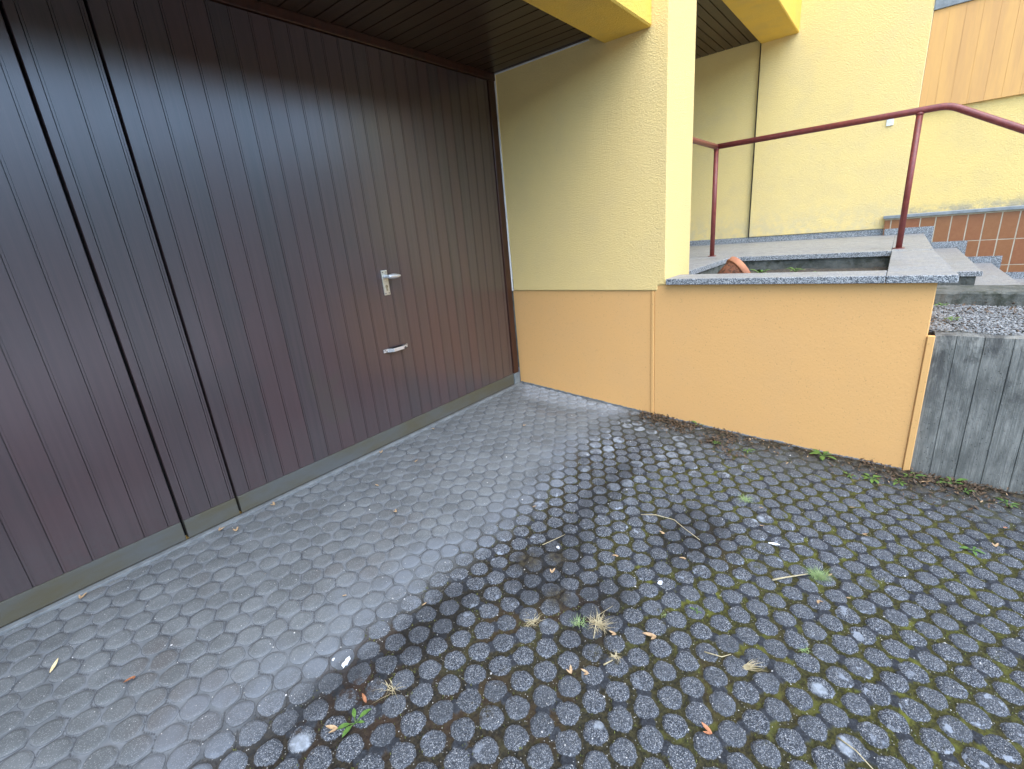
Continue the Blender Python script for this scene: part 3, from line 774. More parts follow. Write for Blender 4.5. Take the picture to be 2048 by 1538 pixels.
# ochre boarded panel, hung proud of the wall
pb = MB(); yy = -2.347
while yy > -6.8:
    pb.box((XW + 0.012, yy - 0.0004, 1.972), (XW + 0.034, yy - 0.1131, 2.800), 0.0008); yy -= 0.1135
pb.box((XW + 0.018, -2.348, 1.985), (XW + 0.0435, -6.8, 2.799))
pb.build('boarded_panel', OBRD, ew)
MB().box((XW - 0.004, -2.3465, 2.8015), (XW + 0.0445, -6.9, 3.05), 0.003).build('stone_sill', SLATE, ew)
# white doorbell plate on entrance wall
bp = MB(); bp.box((XW - 0.012, -2.112, 1.892), (XW - 0.0004, -2.168, 1.965), 0.002, 2)
bx = bp.build('doorbell_plate', GRAYS); tag(bx, 'small white plastic doorbell plate on the yellow entrance wall', 'doorbell')
MB().box((XW - 0.0142, -2.124, 1.925), (XW - 0.0122, -2.156, 1.955), 0.0008).build('button', GRAYS, bx)

# ------------------------------------------------------------------ tiled wall base with ledge
tw = empty('tiled_wall', (3.6, -3.2, 0.0), 'low terracotta tiled wall with stone ledge climbing beside the stairs', 'wall')
XT = 3.56
MB().box((XT - 0.0045, -2.215, 0.84), (3.644, -2.54, 1.0)).build('wall_core', GROUT, tw)
MB().box((XT - 0.0045, -2.541, -0.1), (3.643, -7.0, 1.0)).build('wall_core', GROUT, tw)
P_, H_ = 0.1165, 0.2365
tl = MB()
iy = -5; 
def tile_ok(ya, yb, za, zb):
    return True
for iy in range(-40, 6):
    ya = -2.735 + iy * P_ + 0.0045; yb = ya + P_ - 0.009
    for iz in range(-4, 1):
        za = 0.740 + iz * H_ + 0.0035; zb = za + H_ - 0.007
        if iz == 0: zb = 0.985
        # top row breaks left of y=-2.63 are set by the first skirting step
        a_, b_ = ya, yb
        lim = -2.2155
        b_ = min(b_, lim)
        if b_ - a_ < 0.01: continue
        if ya < -6.9: continue
        tl.box((XT - 0.006, a_, za), (XT + 0.002, b_, zb), 0.0012)
tl.build('tile', TILE, tw); 
tl_o = bpy.data.objects[-1] if False else None
lg = MB(); lg.box((XT - 0.035, -2.2, 1.0005), (3.644, -7.0, 1.030), 0.004, 2); lg.build('ledge', SLATE, tw)

# ------------------------------------------------------------------ stairs and landing
stc = empty('entrance_stairs', (2.5, -2.3, 0.0), 'grey granite landing and steps going down along the tiled wall', 'stairs')
LZ = 0.835
def slab(name, a, b, top_t=0.0):
    """granite slab, polished-edge look on its sides and dusty top"""
    m = MB(); m.box(a, b, 0.002)
    o = m.build(name, GEDGE, stc)
    o.data.materials.append(GTOP)
    for p in o.data.polygons:
        if p.normal.z > 0.9: p.material_index = 1
    return o
slab('landing_slab', (1.447, -2.3185, LZ - 0.036), (2.55, 1.6, LZ))
slab('landing_slab', (2.5520, -2.3185, LZ - 0.036), (3.635, 1.6, LZ))
slab('landing_slab', (0.437, -1.2475, LZ - 0.036), (1.4455, 1.6, LZ))
slab('landing_slab', (1.452, -2.5455, LZ - 0.036), (3.553, -2.320, LZ))
b_ = MB(); b_.box((1.467, -2.52, -0.1), (3.553, 1.6, LZ - 0.037)); b_.box((0.437, -1.235, -0.1), (1.466, 1.6, LZ - 0.037))
b_.build('landing_base', RCON, stc)
prev = -2.52
for k in range(1, 6):
    zt = LZ - 0.1545 * k
    y1 = prev + 0.02; y0 = -2.5455 - 0.2655 * k
    xl = 1.452 + (0.008 if k % 2 else 0.0)
    slab('step_tread', (xl, y0, zt - 0.033), (3.553, prev - 0.001, zt))
    r_ = MB(); r_.box((xl + 0.018, y0 + 0.026, -0.45), (3.553, prev - 0.0015, zt - 0.034)); r_.build('step_riser', RCON, stc)
    prev = y0 + 0.0255
# skirting pieces stepping down the tiled wall
ss = MB()
def skp(y0, y1, z0, z1, t=0.0):
    return MB().box((XT - 0.0125 - t, y0, z0), (XT - 0.0065, y1, z1), 0.0012).build('stair_skirting', GEDGE, stc)
skp(-2.2245, -2.615, LZ + 0.0005, LZ + 0.064); skp(-2.5475, -2.615, LZ - 0.1535, LZ, 0)
for k in range(1, 6):
    zt = LZ - 0.1545 * k; ya = -2.6165 - 0.2655 * (k - 1)
    skp(ya, -2.6165 - 0.2655 * k + 0.0015, zt + 0.0005, zt + 0.062)
    skp(-2.547 - 0.2655 * k, -2.6165 - 0.2655 * k + 0.0015, zt - 0.1535, zt - 0.0005)

# ------------------------------------------------------------------ planter
pl = empty('planter', (0.6, -1.9, 0.0), 'orange rendered planter box with speckled granite coping beside the garage', 'planter')
pw = MB()
pw.box((0.006, -1.1612, -0.25), (0.19, -2.5125, 0.797), 0.004)
pw.build('front_wall', ORG, pl)
ow = MB(); ow.box((0.191, -2.33, -0.25), (1.45, -2.5125, 0.797), 0.004); ow.build('side_wall', ORG, pl)
iw = MB(); iw.box((1.4655, -2.31, 0.3), (1.4665, -1.236, 0.797)); iw.box((0.191, -1.2375, 0.3), (1.46, -1.2355, 0.797))
iw.build('inner_face', RCON, pl)
es = MB(); es.box((-0.003, -2.5115, -0.24), (0.022, -2.5405, 0.545), 0.003); es.build('cover_strip', ORGS, pl)
def coping(poly):
    m = MB(); m.prism(poly, (0, 0, 0.0355), 0.0025)
    o = m.build('coping', GEDGE, pl); o.data.materials.append(GTOP)
    for p in o.data.polygons:
        if p.normal.z > 0.9: p.material_index = 1
    return o
cz = 0.7980
coping([(-0.030, -1.246, cz), (-0.030, -2.3195, cz), (0.215, -2.3195, cz), (0.215, -1.246, cz)])
coping([(-0.030, -2.3215, cz), (-0.030, -2.579, cz), (1.4510, -2.5455, cz), (1.4510, -2.3215, cz)])
# lower front edge of the orange wall keeps a crumbly pale foot
def foot():
    m = MB(); y = -1.165
    while y > -2.5:
        z = gzs(y); d = random.uniform(0.006, 0.016)
        m.box((-0.002 - random.random() * 0.003, y, z - 0.03), (0.02, y - d, z + 0.003 + 0.005 * random.random() + 0.008 * max(0, noise.noise(Vector((y * 8, 0, 0))))), 0.001); y -= d
    m.build('wall_foot', SILL, pl)
foot()
# soil in planter
def soil_mat():
    m = NT('planter_soil_mat')
    c = m.mix(m.ramp(m.noise(40, 5, 0.7), 0.35, 0.65), (0.03, 0.024, 0.016), (0.10, 0.08, 0.05))
    return m.done(c, 0.95, m.bump(m.noise(60, 5, 0.7), 0.01, 1.0))
SOIL = soil_mat()
xs = np.linspace(0.192, 1.465, 60); ys = np.linspace(-2.309, -1.237, 50); X, Y = np.meshgrid(xs, ys)
Z = 0.70 + 0.03 * fbm(X * 6, Y * 6, 4) + 0.015 * fbm(X * 25, Y * 25, 5)
o = grid_mesh('planter_soil', SOIL, np.stack([X, Y, Z], -1)); tag(o, 'dark dry soil filling the planter', 'soil', kind='stuff')

# ------------------------------------------------------------------ terracotta pot lying in the planter
pot = empty('flower_pot', (0.64, -1.44, 0.73), 'weathered terracotta flower pot tipped over in the planter', 'flower pot')
A = Matrix.Translation((0.70, -1.36, 0.795)) @ Matrix.Rotation(R_(158), 4, 'Z') @ Matrix.Rotation(R_(0), 4, 'X')
# axis: mouth points right-forward (towards -Y) and slightly up
ax = Vector((0.50, -0.62, 0.50)).normalized()
Q = ax.to_track_quat('Z', 'Y').to_matrix().to_4x4(); A = Matrix.Translation(Vector((0.60, -1.410, 0.725))) @ Q
body = [(0.062, 0.0), (0.070, 0.002), (0.088, 0.06), (0.099, 0.115), (0.099, 0.118), (0.090, 0.118), (0.080, 0.06), (0.060, 0.012), (0.0005, 0.010)]
MB().lathe([(0.0005, 0.0)] + body, A).build('pot_body', TERRA, pot)
rim = [(0.0905, 0.1175), (0.108, 0.1175), (0.1115, 0.121), (0.112, 0.155), (0.109, 0.159), (0.099, 0.160), (0.094, 0.157), (0.0905, 0.1175)]
def ring(mb, prof, mat, sides=44):
    tb = bmesh.new(); rr = []
    for r, z in prof[:-1]:
        rr.append([tb.verts.new(mat @ Vector((r * math.cos(2 * math.pi * k / sides), r * math.sin(2 * math.pi * k / sides), z))) for k in range(sides)])
    n = len(rr)
    for i in range(n):
        for k in range(sides):
            f = tb.faces.new((rr[i][k], rr[i][(k + 1) % sides], rr[(i + 1) % n][(k + 1) % sides], rr[(i + 1) % n][k])); f.smooth = True
    mb._add(tb); return mb
ring(MB(), rim, A).build('pot_rim', TERRA2, pot)
MB().lathe([(0.0005, 0.10), (0.080, 0.10), (0.084, 0.108), (0.0005, 0.118)], A).build('potting_soil', SOIL, pot)

# ------------------------------------------------------------------ handrail
hr = empty('handrail', (1.65, -1.7, LZ), 'red painted tubular handrail on two posts along the landing', 'handrail')
XR = 1.652; ZR = 1.740; RR = 0.0215
def arc_path(pts, r=0.05, n=5):
    pts = [Vector(p) for p in pts]; out = [pts[0]]
    for i in range(1, len(pts) - 1):
        a = (pts[i - 1] - pts[i]).normalized(); b = (pts[i + 1] - pts[i]).normalized()
        p0 = pts[i] + a * r; p1 = pts[i] + b * r
        for k in range(n + 1):
            t = k / n; out.append((1 - t) ** 2 * p0 + 2 * t * (1 - t) * pts[i] + t * t * p1)
    out.append(pts[-1]); return out
m = MB()
slope = (1.529 - 1.736) / (-2.877 + 2.518)
m.tube(arc_path([(XR, -1.036, ZR), (XR, -2.505, ZR), (XR, -4.2, ZR + slope * (-4.2 + 2.505))], 0.055, 6), RR, 20)
m.tube([(XR + 0.004, -1.036, ZR), (0.38, -1.036, ZR - 0.002)], RR * 0.985, 20)
m.build('rail', RAIL, hr)
for yy in (-1.036, -2.357):
    q = MB(); q.tube([(XR, yy, LZ + 0.003), (XR, yy, ZR - 0.004)], 0.0195, 20)
    pst = q.build('post', RAIL, hr)
    wb = MB(); wb.tube([(XR, yy, ZR - 0.030), (XR, yy, ZR - 0.022), (XR, yy, ZR - 0.014)], [0.0197, 0.0235, 0.0225], 20); wb.build('weld_bead', RAIL, pst)
    f = MB(); f.tube([(XR, yy, LZ + 0.0005), (XR, yy, LZ + 0.005)], 0.036, 24); f.build('base_flange', RAIL, pst)

# ------------------------------------------------------------------ curb, gravel, retaining wall
cu = MB(); 
def rough_box(a, b, n, amp, seed):
    """box whose long y edges are chipped"""
    m = MB(); y = a[1]; st = (b[1] - a[1]) / n
    tb = bmesh.new(); rows = []
    rnd_ = random.Random(seed)
    for i in range(n + 1):
        yy = a[1] + st * i
        c = lambda: (rnd_.random() - 0.5) * amp
        rows.append([tb.verts.new(p) for p in ((a[0], yy, a[2]), (a[0] + c(), yy, b[2] - 0.012 + c()), (a[0] + 0.012 + abs(c()), yy, b[2] + c() * 0.6), (b[0] - 0.01, yy, b[2] + c() * 0.5), (b[0], yy, b[2] - 0.01), (b[0], yy, a[2]))])
    for i in range(n):
        for k in range(5): tb.faces.new((rows[i][k], rows[i][k + 1], rows[i + 1][k + 1], rows[i + 1][k]))
    tb.faces.new(rows[0]); tb.faces.new(rows[-1][::-1])
    m._add(tb); return m
o = rough_box((0.985, -2.53, 0.30), (1.30, -6.5, 0.612), 130, 0.008, 3).build('stair_curb', RCON)
tag(o, 'low rough grey concrete curb between the steps and the gravel strip', 'curb')
o = rough_box((1.301, -2.547, 0.30), (1.4525, -6.5, 0.59), 100, 0.012, 5).build('mortar_fillet', RCON)
tag(o, 'crumbling mortar fill between the concrete curb and granite steps', 'mortar')

rw = MB()
# board-marked wall: profile along y with narrow raised fins / grooves between boards
prof = [(-2.5412, 0.014)]
yb = -2.617; rr_ = random.Random(4)
bd_ = [-2.617, -2.711, -2.806, -2.902]
while bd_[-1] > -6.3: bd_.append(bd_[-1] - 0.094 - rr_.random() * 0.004)
off = 0.012
for yb in bd_:
    nx = 0.012 + rr_.random() * 0.0025
    prof += [(yb + 0.0022, off), (yb + 0.0012, off + 0.005), (yb - 0.0012, nx + 0.005), (yb - 0.0022, nx)]
    off = nx
prof.append((-6.5, off))
zt_ = 0.545
tb = bmesh.new()
nz = 24
cols = []
for (y_, d_) in prof:
    col = []
    for i in range(nz + 1):
        z_ = -0.45 + (zt_ + 0.45) * i / nz
        e = 0.0
        col.append(tb.verts.new((d_ + (0.006 if i == nz else 0) + 0.002 * (noise.noise(Vector((y_ * 9, z_ * 5, 1)))), y_, z_ + (0.004 * noise.noise(Vector((y_ * 14, 3, 7))) if i == nz else 0))))
    cols.append(col)
for i in range(len(cols) - 1):
    for k in range(nz): tb.faces.new((cols[i][k], cols[i][k + 1], cols[i + 1][k + 1], cols[i + 1][k]))
backT = [tb.verts.new((0.15, y_, zt_ - 0.002 + 0.004 * noise.noise(Vector((y_ * 9, 5, 7))))) for y_, _ in prof]
backB = [tb.verts.new((0.15, y_, -0.45)) for y_, _ in prof]
for i in range(len(cols) - 1):
    tb.faces.new((cols[i][nz], backT[i], backT[i + 1], cols[i + 1][nz])); tb.faces.new((backT[i], backB[i], backB[i + 1], backT[i + 1]))
rw._add(tb)
o = rw.build('retaining_wall', BCON); tag(o, 'grey board-marked concrete retaining wall right of the orange planter', 'wall')

def stone_mesh(rnd_, verts, faces, c, s, attr, val):
    base = len(verts)
    # squashed random octahedron-ish stone
    pts = []
    n1 = 5
    r0 = rnd_.random() * 6.28
    top = Vector((0, 0, 0.6)); bot = Vector((0, 0, -0.6))
    rx = Matrix.Rotation(rnd_.random() * 6.28, 3, 'Z') @ Matrix.Rotation(rnd_.uniform(-0.6, 0.6), 3, 'X') @ Matrix.Rotation(rnd_.uniform(-0.6, 0.6), 3, 'Y')
    ringu = [Vector((math.cos(r0 + 6.28 * k / n1) * rnd_.uniform(.6, 1), math.sin(r0 + 6.28 * k / n1) * rnd_.uniform(.5, .8), rnd_.uniform(.1, .35))) for k in range(n1)]
    ringl = [Vector((math.cos(r0 + .5 + 6.28 * k / n1) * rnd_.uniform(.6, 1), math.sin(r0 + .5 + 6.28 * k / n1) * rnd_.uniform(.5, .8), -rnd_.uniform(.1, .35))) for k in range(n1)]
    for p in [top] + ringu + ringl + [bot]:
        q = rx @ p; verts.append((c[0] + q.x * s, c[1] + q.y * s, c[2] + q.z * s * .8)); attr.append(val)
    for k in range(n1):
        k2 = (k + 1) % n1
        faces.append((base, base + 1 + k, base + 1 + k2))
        faces.append((base + 1 + k, base + 1 + n1 + k, base + 1 + k2))
        faces.append((base + 1 + k2, base + 1 + n1 + k, base + 1 + n1 + k2))
        faces.append((base + 1 + n1 + k, base + 11, base + 1 + n1 + k2))
def stones(name, mat, spots, sizes, seed):
    rnd_ = random.Random(seed); V, F, At = [], [], []
    for c, s in zip(spots, sizes): stone_mesh(rnd_, V, F, c, s, At, rnd_.random())
    me = bpy.data.meshes.new(name); me.from_pydata(V, [], F); me.update()
    at = me.attributes.new('shade', 'FLOAT', 'POINT'); at.data.foreach_set('value', At)
    me.materials.append(mat); o = bpy.data.objects.new(name, me); scene.collection.objects.link(o); return o
def gravel_mat():
    m = NT('gravel_stone'); a = m.attr('shade')
    c = m.mix(a, (0.12, 0.125, 0.12), (0.33, 0.33, 0.305))
    c = m.mix(m.ramp(a, 0.90, 0.92), c, (0.10, 0.075, 0.055))
    return m.done(c, 0.85, m.bump(m.noise(180, 4), 0.001, 0.7))
GR = gravel_mat()
sb = MB(); sb.box((0.151, -2.515, 0.2), (0.984, -6.5, 0.522)); o = sb.build('gravel_base', SOIL); tag(o, 'dark earth under the gravel strip', kind='structure')
rnd_ = random.Random(9); sp, sz = [], []
for i in range(21000):
    x_ = rnd_.uniform(0.10, 0.985); y_ = rnd_.uniform(-5.2, -2.52) if rnd_.random() < .4 else rnd_.uniform(-3.6, -2.52)
    if x_ < 0.15 and rnd_.random() < .5: continue
    s = rnd_.uniform(0.0035, 0.0095)
    sp.append((x_, y_, (0.525 if x_ > .15 else 0.545) + rnd_.uniform(0, 0.012) + 0.012 * noise.noise(Vector((x_ * 5, y_ * 5, 0))))); sz.append(s)
o = stones('gravel', GR, sp, sz, 2); tag(o, 'grey crushed gravel strip above the retaining wall', 'gravel', kind='stuff')

# grit scattered in the joints
sp, sz = [], []
for i in range(6500):
    x_ = rnd_.uniform(-3.3, -0.02); y_ = rnd_.uniform(-3.3, -0.06)
    if y_ > -1.0 and rnd_.random() < .55: continue
    s = rnd_.uniform(0.0009, 0.0024) if rnd_.random() < .96 else rnd_.uniform(0.003, 0.0048)
    sp.append((x_, y_, ground_at(x_, y_) + s * .3)); sz.append(s)
def grit_mat():
    m = NT('grit_stone'); a = m.attr('shade')
    c = m.mix(a, (0.20, 0.20, 0.18), (0.62, 0.60, 0.55))
    return m.done(c, 0.8)
o = stones('grit', grit_mat(), sp, sz, 5); tag(o, 'pale grit grains scattered in the paver joints', 'grit', kind='stuff')

# ------------------------------------------------------------------ leaves, weeds, twigs, grass
def leaf_mat(name, a, b, rough=0.6):
    m = NT(name)
    c = m.mix(m.ramp(m.noise(120, 4, 0.7), 0.35, 0.65), a, b)
    m.done(c, rough, m.bump(m.noise(300, 3), 0.0006, 0.6), spec=0.35)
    return m.mat
TAN = leaf_mat('dry_leaf_tan', (0.46, 0.32, 0.17), (0.30, 0.19, 0.10))
ORL = leaf_mat('dry_leaf_rust', (0.44, 0.19, 0.085), (0.28, 0.11, 0.05))
PALE = leaf_mat('leaf_pale_yellow', (0.80, 0.70, 0.38), (0.70, 0.52, 0.26))
GREEN = leaf_mat('weed_green', (0.11, 0.20, 0.04), (0.07, 0.14, 0.028), 0.45)
DKBR = leaf_mat('litter_brown', (0.05, 0.034, 0.02), (0.14, 0.09, 0.05))
STRAW = leaf_mat('dry_straw', (0.50, 0.43, 0.26), (0.34, 0.28, 0.15))
MGREEN = leaf_mat('fine_green_blades', (0.17, 0.28, 0.09), (0.28, 0.34, 0.15))
WHITE = leaf_mat('white_paint_flake', (0.82, 0.84, 0.84), (0.72, 0.74, 0.74))

def leaf_geo(bm, base, d, L, W, fold=0.35, curl=0.3, up=Vector((0, 0, 1)), seg=6):
    """almond leaf: from base along direction d; folded along its midrib and curled"""
    d = d.normalized(); side = d.cross(up).normalized(); n = side.cross(d).normalized()
    rows = []
    for i in range(seg + 1):
        t = i / seg
        w_ = W * 0.5 * (math.sin(math.pi * min(1, t * 0.97 + 0.03)) ** 0.8) * (1 - 0.25 * t)
        c = base + d * (L * t) + n * (curl * L * (t * t - t * 0.3))
        rows.append((bm.verts.new(c - side * w_ + n * w_ * fold), bm.verts.new(c), bm.verts.new(c + side * w_ + n * w_ * fold)))
    for a, b in zip(rows[:-1], rows[1:]):
        for k in (0, 1):
            f = bm.faces.new((a[k], a[k + 1], b[k + 1], b[k])); f.smooth = True
def mk(name, bm, mat, loc):
    me = bpy.data.meshes.new(name)
    bm.to_mesh(me); bm.free(); me.materials.append(mat)
    o = bpy.data.objects.new(name, me); scene.collection.objects.link(o); o.location = loc; return o

def put_leaf(x, y, L, mat, label, group, ang=None, two=False, z=None, W=None, lift=0.15):
    a = random.random() * 6.28 if ang is None else ang
    bm = bmesh.new()
    leaf_geo(bm, Vector((-L * .5 * math.cos(a), -L * .5 * math.sin(a), 0.001)), Vector((math.cos(a), math.sin(a), lift * random.random())), L, W or L * .38, 0.5, 0.25)
    if two:   # forked winged shape
        a2 = a + 0.9; leaf_geo(bm, Vector((-L * .5 * math.cos(a), -L * .5 * math.sin(a), 0.0015)), Vector((math.cos(a2), math.sin(a2), 0.12)), L * .75, L * .26, 0.4, 0.3)
    zz = ground_smooth(x, y) + 0.0015 if z is None else z
    o = mk('dry_leaf', bm, mat, (x, y, zz))
    tag(o, label, 'leaf', group); return o

outer_tan = [
 (-2.252, -0.867, 0, 'tan leaf scrap where the pale dusty pavers turn dark, left of centre'),
 (-2.097, -1.139, 0, 'slender tan leaf scrap just past the pale drip line, left of the mossy hollow'),
 (-1.364, -1.116, 0, 'small tan leaf above the dark mossy hollow, close to the short curved straw'),
 (-1.457, -1.589, 1, 'two-lobed cream tan leaf right of the dark hollow, above the crumbly white flake'),
 (-1.677, -1.431, 1, 'two-lobed pale leaf lying inside the dark mossy hollow'),
 (-1.312, -1.816, 1, 'forked tan leaf near the lower end of the thin bent brown twig'),
 (-1.804, -1.751, 1, 'forked tan leaf just below the largest straw tuft'),
 (-2.005, -1.710, 1, 'left one of the two forked leaves side by side below the straw tufts'),
 (-1.985, -1.747, 1, 'right one of the two forked leaves side by side below the straw tufts'),
 (-1.199, -1.687, 1, 'forked tan leaf touching the middle of the thin bent brown twig'),
 (-1.266, -2.280, 1, 'forked tan leaf just below the fine bright green tuft'),
 (-1.185, -2.363, 0, 'small tan leaf to the lower right of the fine bright green tuft'),
 (-1.090, -2.299, 0, 'small tan leaf tucked into the right side of the fine bright green tuft'),
 (-0.741, -2.389, 1, 'forked tan leaf on the pavers in front of the planter corner weeds'),
 (-0.533, -2.808, 1, 'forked tan leaf on the pavers near the right edge of the driveway'),
 (-0.765, -1.995, 0, 'tan leaf scrap beside the faint low grass patch'),
 (-0.908, -2.028, 0, 'tan leaf scrap just above the long narrow white flake'),
 (-0.535, -2.331, 0, 'tan leaf scrap on the pavers between the green rosettes and the drain side'),
 (-0.143, -2.711, 0, 'tan leaf scrap in the litter before the concrete wall'),
 (-0.172, -2.796, 0, 'tan leaf scrap furthest right in the litter before the concrete wall')]
outer_tan[17] = outer_tan[17][:3] + ('tan leaf scrap on mossy pavers a little in front of the flat green rosette',)
for x, y, t, lab in outer_tan:
    put_leaf(x, y, 0.027 if t else 0.020, TAN, lab, 'tan dry leaves on the mossy pavers', two=bool(t))
for x, y, lab in [(-1.056, -0.07, 'tan leaf at the door foot nearest the corner with the orange wall'),
                  (-1.411, -0.31, 'tan leaf on dusty pavers below the pull handle'),
                  (-1.708, -0.337, 'tan leaf on dusty pavers left of and below the pull handle'),
                  (-1.792, -0.598, 'yellowish tan leaf in the middle of the sheltered dusty pavers'),
                  (-0.658, -0.537, 'tan leaf scrap on the dusty pavers in front of the orange base wall')]:
    put_leaf(x, y, 0.024, TAN, lab, 'tan dry leaves on the sheltered pavers', two=random.random() < .5)
for x, y, lab in [(-2.121, -0.056, 'curled tan leaf by the door foot just right of the right black gap'),
                  (-2.363, -0.056, 'curled tan leaf by the door foot between the two black gaps'),
                  (-2.322, -0.117, 'curled tan leaf a hand from the door foot, in front of the narrow strip'),
                  (-1.46, -0.055, 'curled tan leaf at the door foot below the pull handle'),
                  (-2.86, -0.055, 'curled tan leaf at the door foot near the left edge')]:
    put_leaf(x, y, 0.030, TAN, lab, 'curled leaves at the garage door foot', two=True)
put_leaf(-2.995, -0.364, 0.050, PALE, 'pale yellow elongated leaf on the sheltered pavers at far left', None, ang=0.95, W=0.013)
put_leaf(-2.862, -0.624, 0.034, ORL, 'rust brown curled leaf on the sheltered pavers at lower left', None, two=True)
put_leaf(-1.939, -2.098, 0.034, ORL, 'bright rust forked leaf beside the lowest pavers at bottom centre', None, ang=1.3, two=True)
put_leaf(-1.743, -1.854, 0.046, TAN, 'largest tan forked leaf resting between two mossy studs', None, ang=2.1, two=True)
put_leaf(-0.369, -2.85, 0.03, ORL, 'small rust leaf near the right end of the concrete wall', None)
put_leaf(-0.10, -2.60, 0.055, TAN, 'long pale dry leaf at the foot of the concrete retaining wall', None, ang=-1.3, W=0.012)

def flake(x, y, L, W, ang, label, seed):
    r = random.Random(seed); bm = bmesh.new(); n = 16; top = []; bot = []
    for k in range(n):
        a = 6.283 * k / n; rr = r.uniform(.55, 1.0)
        px_, py_ = math.cos(a) * L * .5 * rr, math.sin(a) * W * .5 * rr
        q = (px_ * math.cos(ang) - py_ * math.sin(ang), px_ * math.sin(ang) + py_ * math.cos(ang))
        top.append(bm.verts.new((q[0], q[1], 0.0032 + r.random() * .001))); bot.append(bm.verts.new((q[0], q[1], 0)))
    bm.faces.new(top); bm.faces.new(bot[::-1])
    for k in range(n): bm.faces.new((bot[k], bot[(k + 1) % n], top[(k + 1) % n], top[k]))
    o = mk('paint_flake', bm, WHITE, (x, y, ground_smooth(x, y) + .0008)); tag(o, label, 'paint flake'); return o
flake(-2.409, -1.113, 0.052, 0.022, 0.35, 'largest white paint flake, on the pavers at lower left', 1)
flake(-1.009, -2.094, 0.045, 0.016, -1.3, 'long narrow white paint flake on the pavers at right', 2)
o = flake(-1.491, -1.793, 0.026, 0.020, 0.3, 'small crumbly white paint flake right of the dry grass tuft', 3)
o = flake(-1.549, -1.370, 0.024, 0.012, 1.0, 'tiny white flake in the dark mossy hollow of the driveway', 4)
flake(-2.43, -1.07, 0.012, 0.007, 0.2, 'tiny white crumb just above the largest white flake', 5)

def twig(pts, r, label):
    P = [Vector((x, y, ground_smooth(x, y) + dz)) for x, y, dz in pts]
    b = Vector(P[0]); m = MB(); m.tube([p - b for p in P], [r * (1 - .5 * i / (len(P) - 1)) for i in range(len(P))], 6)
    me = bpy.data.meshes.new('twig'); m.bm.to_mesh(me); m.bm.free(); me.materials.append(STRAW)
    o = bpy.data.objects.new('twig', me); scene.collection.objects.link(o); o.location = b; tag(o, label, 'twig'); return o
twig([(-1.13, -1.56, .004), (-1.10, -1.62, .007), (-1.085, -1.70, .004), (-1.12, -1.76, .006), (-1.156, -1.837, .003)], 0.0022, 'thin bent brown twig lying on the dark pavers right of centre')
twig([(-1.242, -2.130, .003), (-1.20, -2.17, .008), (-1.132, -2.231, .006)], 0.0038, 'thick pale twig ending at the green grass tuft')
twig([(-1.571, -1.305, .003), (-1.51, -1.335, .007), (-1.458, -1.348, .003)], 0.0016, 'short curved straw on the pavers above the dark hollow')
twig([(-1.929, -1.783, .003), (-1.90, -1.80, .006)], 0.0028, 'short white stick between two studs left of the forked leaf')
twig([(-1.70, -2.02, .003), (-1.69, -2.07, .006), (-1.66, -2.09, .003)], 0.0020, 'short grey twig on the pavers below the dry grass blades')
twig([(-1.86, -1.71, .003), (-1.78, -1.68, .012), (-1.70, -1.70, .004)], 0.0014, 'thin straw stalk leaning across the dry grass tuft')
twig([(-1.76, -2.38, .003), (-1.775, -2.42, .006), (-1.80, -2.46, .003)], 0.0022, 'pale stalk on the pavers at the bottom right')

def tuft(x, y, n, L, mat, label, spread=1.0, seed=0, lean=(0, 0), wid=0.0011, flat=0.5):
    r = random.Random(seed); bm = bmesh.new()
    for i in range(n):
        a = r.random() * 6.283; l = L * r.uniform(.5, 1.1)
        b = Vector((r.gauss(0, L * .16 * spread), r.gauss(0, L * .16 * spread), -0.001))
        h = Vector((math.cos(a) * spread + lean[0], math.sin(a) * spread + lean[1], 0)); el = r.uniform(.25, 1.2) * flat
        side = h.cross(Vector((0, 0, 1))).normalized() * wid * r.uniform(.6, 1.3)
        prevv = None
        for k in range(5):
            t = k / 4
            c = b + h * (l * t) * .8 + Vector((0, 0, l * el * (t - .55 * t * t)))
            ww = side * (1 - t * .9)
            cur = (bm.verts.new(c - ww), bm.verts.new(c + ww))
            if prevv: bm.faces.new((prevv[0], prevv[1], cur[1], cur[0]))
            prevv = cur
    o = mk('grass_tuft', bm, mat, (x, y, ground_at(x, y) + 0.001)); tag(o, label, 'grass tuft'); return o
tuft(-1.80, -1.69, 90, 0.062, STRAW, 'largest tuft of dry straw grass in the middle of the driveway', 1.0, 1, (.2, -.2))
tuft(-1.835, -1.635, 36, 0.05, MGREEN, 'green blades growing at the back of the large dry tuft', .9, 21)
tuft(-1.918, -1.501, 50, 0.042, STRAW, 'low dry straw tuft left of the largest grass tuft', 1.1, 2)
tuft(-1.115, -2.265, 230, 0.058, MGREEN, 'fine bright green tuft at the end of the thick twig', 1.0, 3, (0, 0), .0008, .7)
tuft(-2.379, -1.296, 26, 0.07, STRAW, 'thin dry grass blades left of the green weed', .8, 4, (-.3, -.2))
tuft(-1.683, -2.136, 34, 0.055, STRAW, 'small fan of pale dry grass near the bottom right', .4, 5, (.6, -.8))
tuft(-0.737, -1.919, 60, 0.05, MGREEN, 'faint low grass patch in the pavers below the orange planter', 1.1, 6)
tuft(-1.88, -1.80, 26, 0.03, STRAW, 'tiny dry tuft between studs below the largest tuft', 1.1, 7)
tuft(-1.497, -2.271, 24, 0.032, MGREEN, 'small green grass sprig in a joint at lower right', 1.0, 8)
tuft(-1.619, -1.861, 18, 0.03, MGREEN, 'small grass sprig beside the forked tan leaf', 1.0, 9)

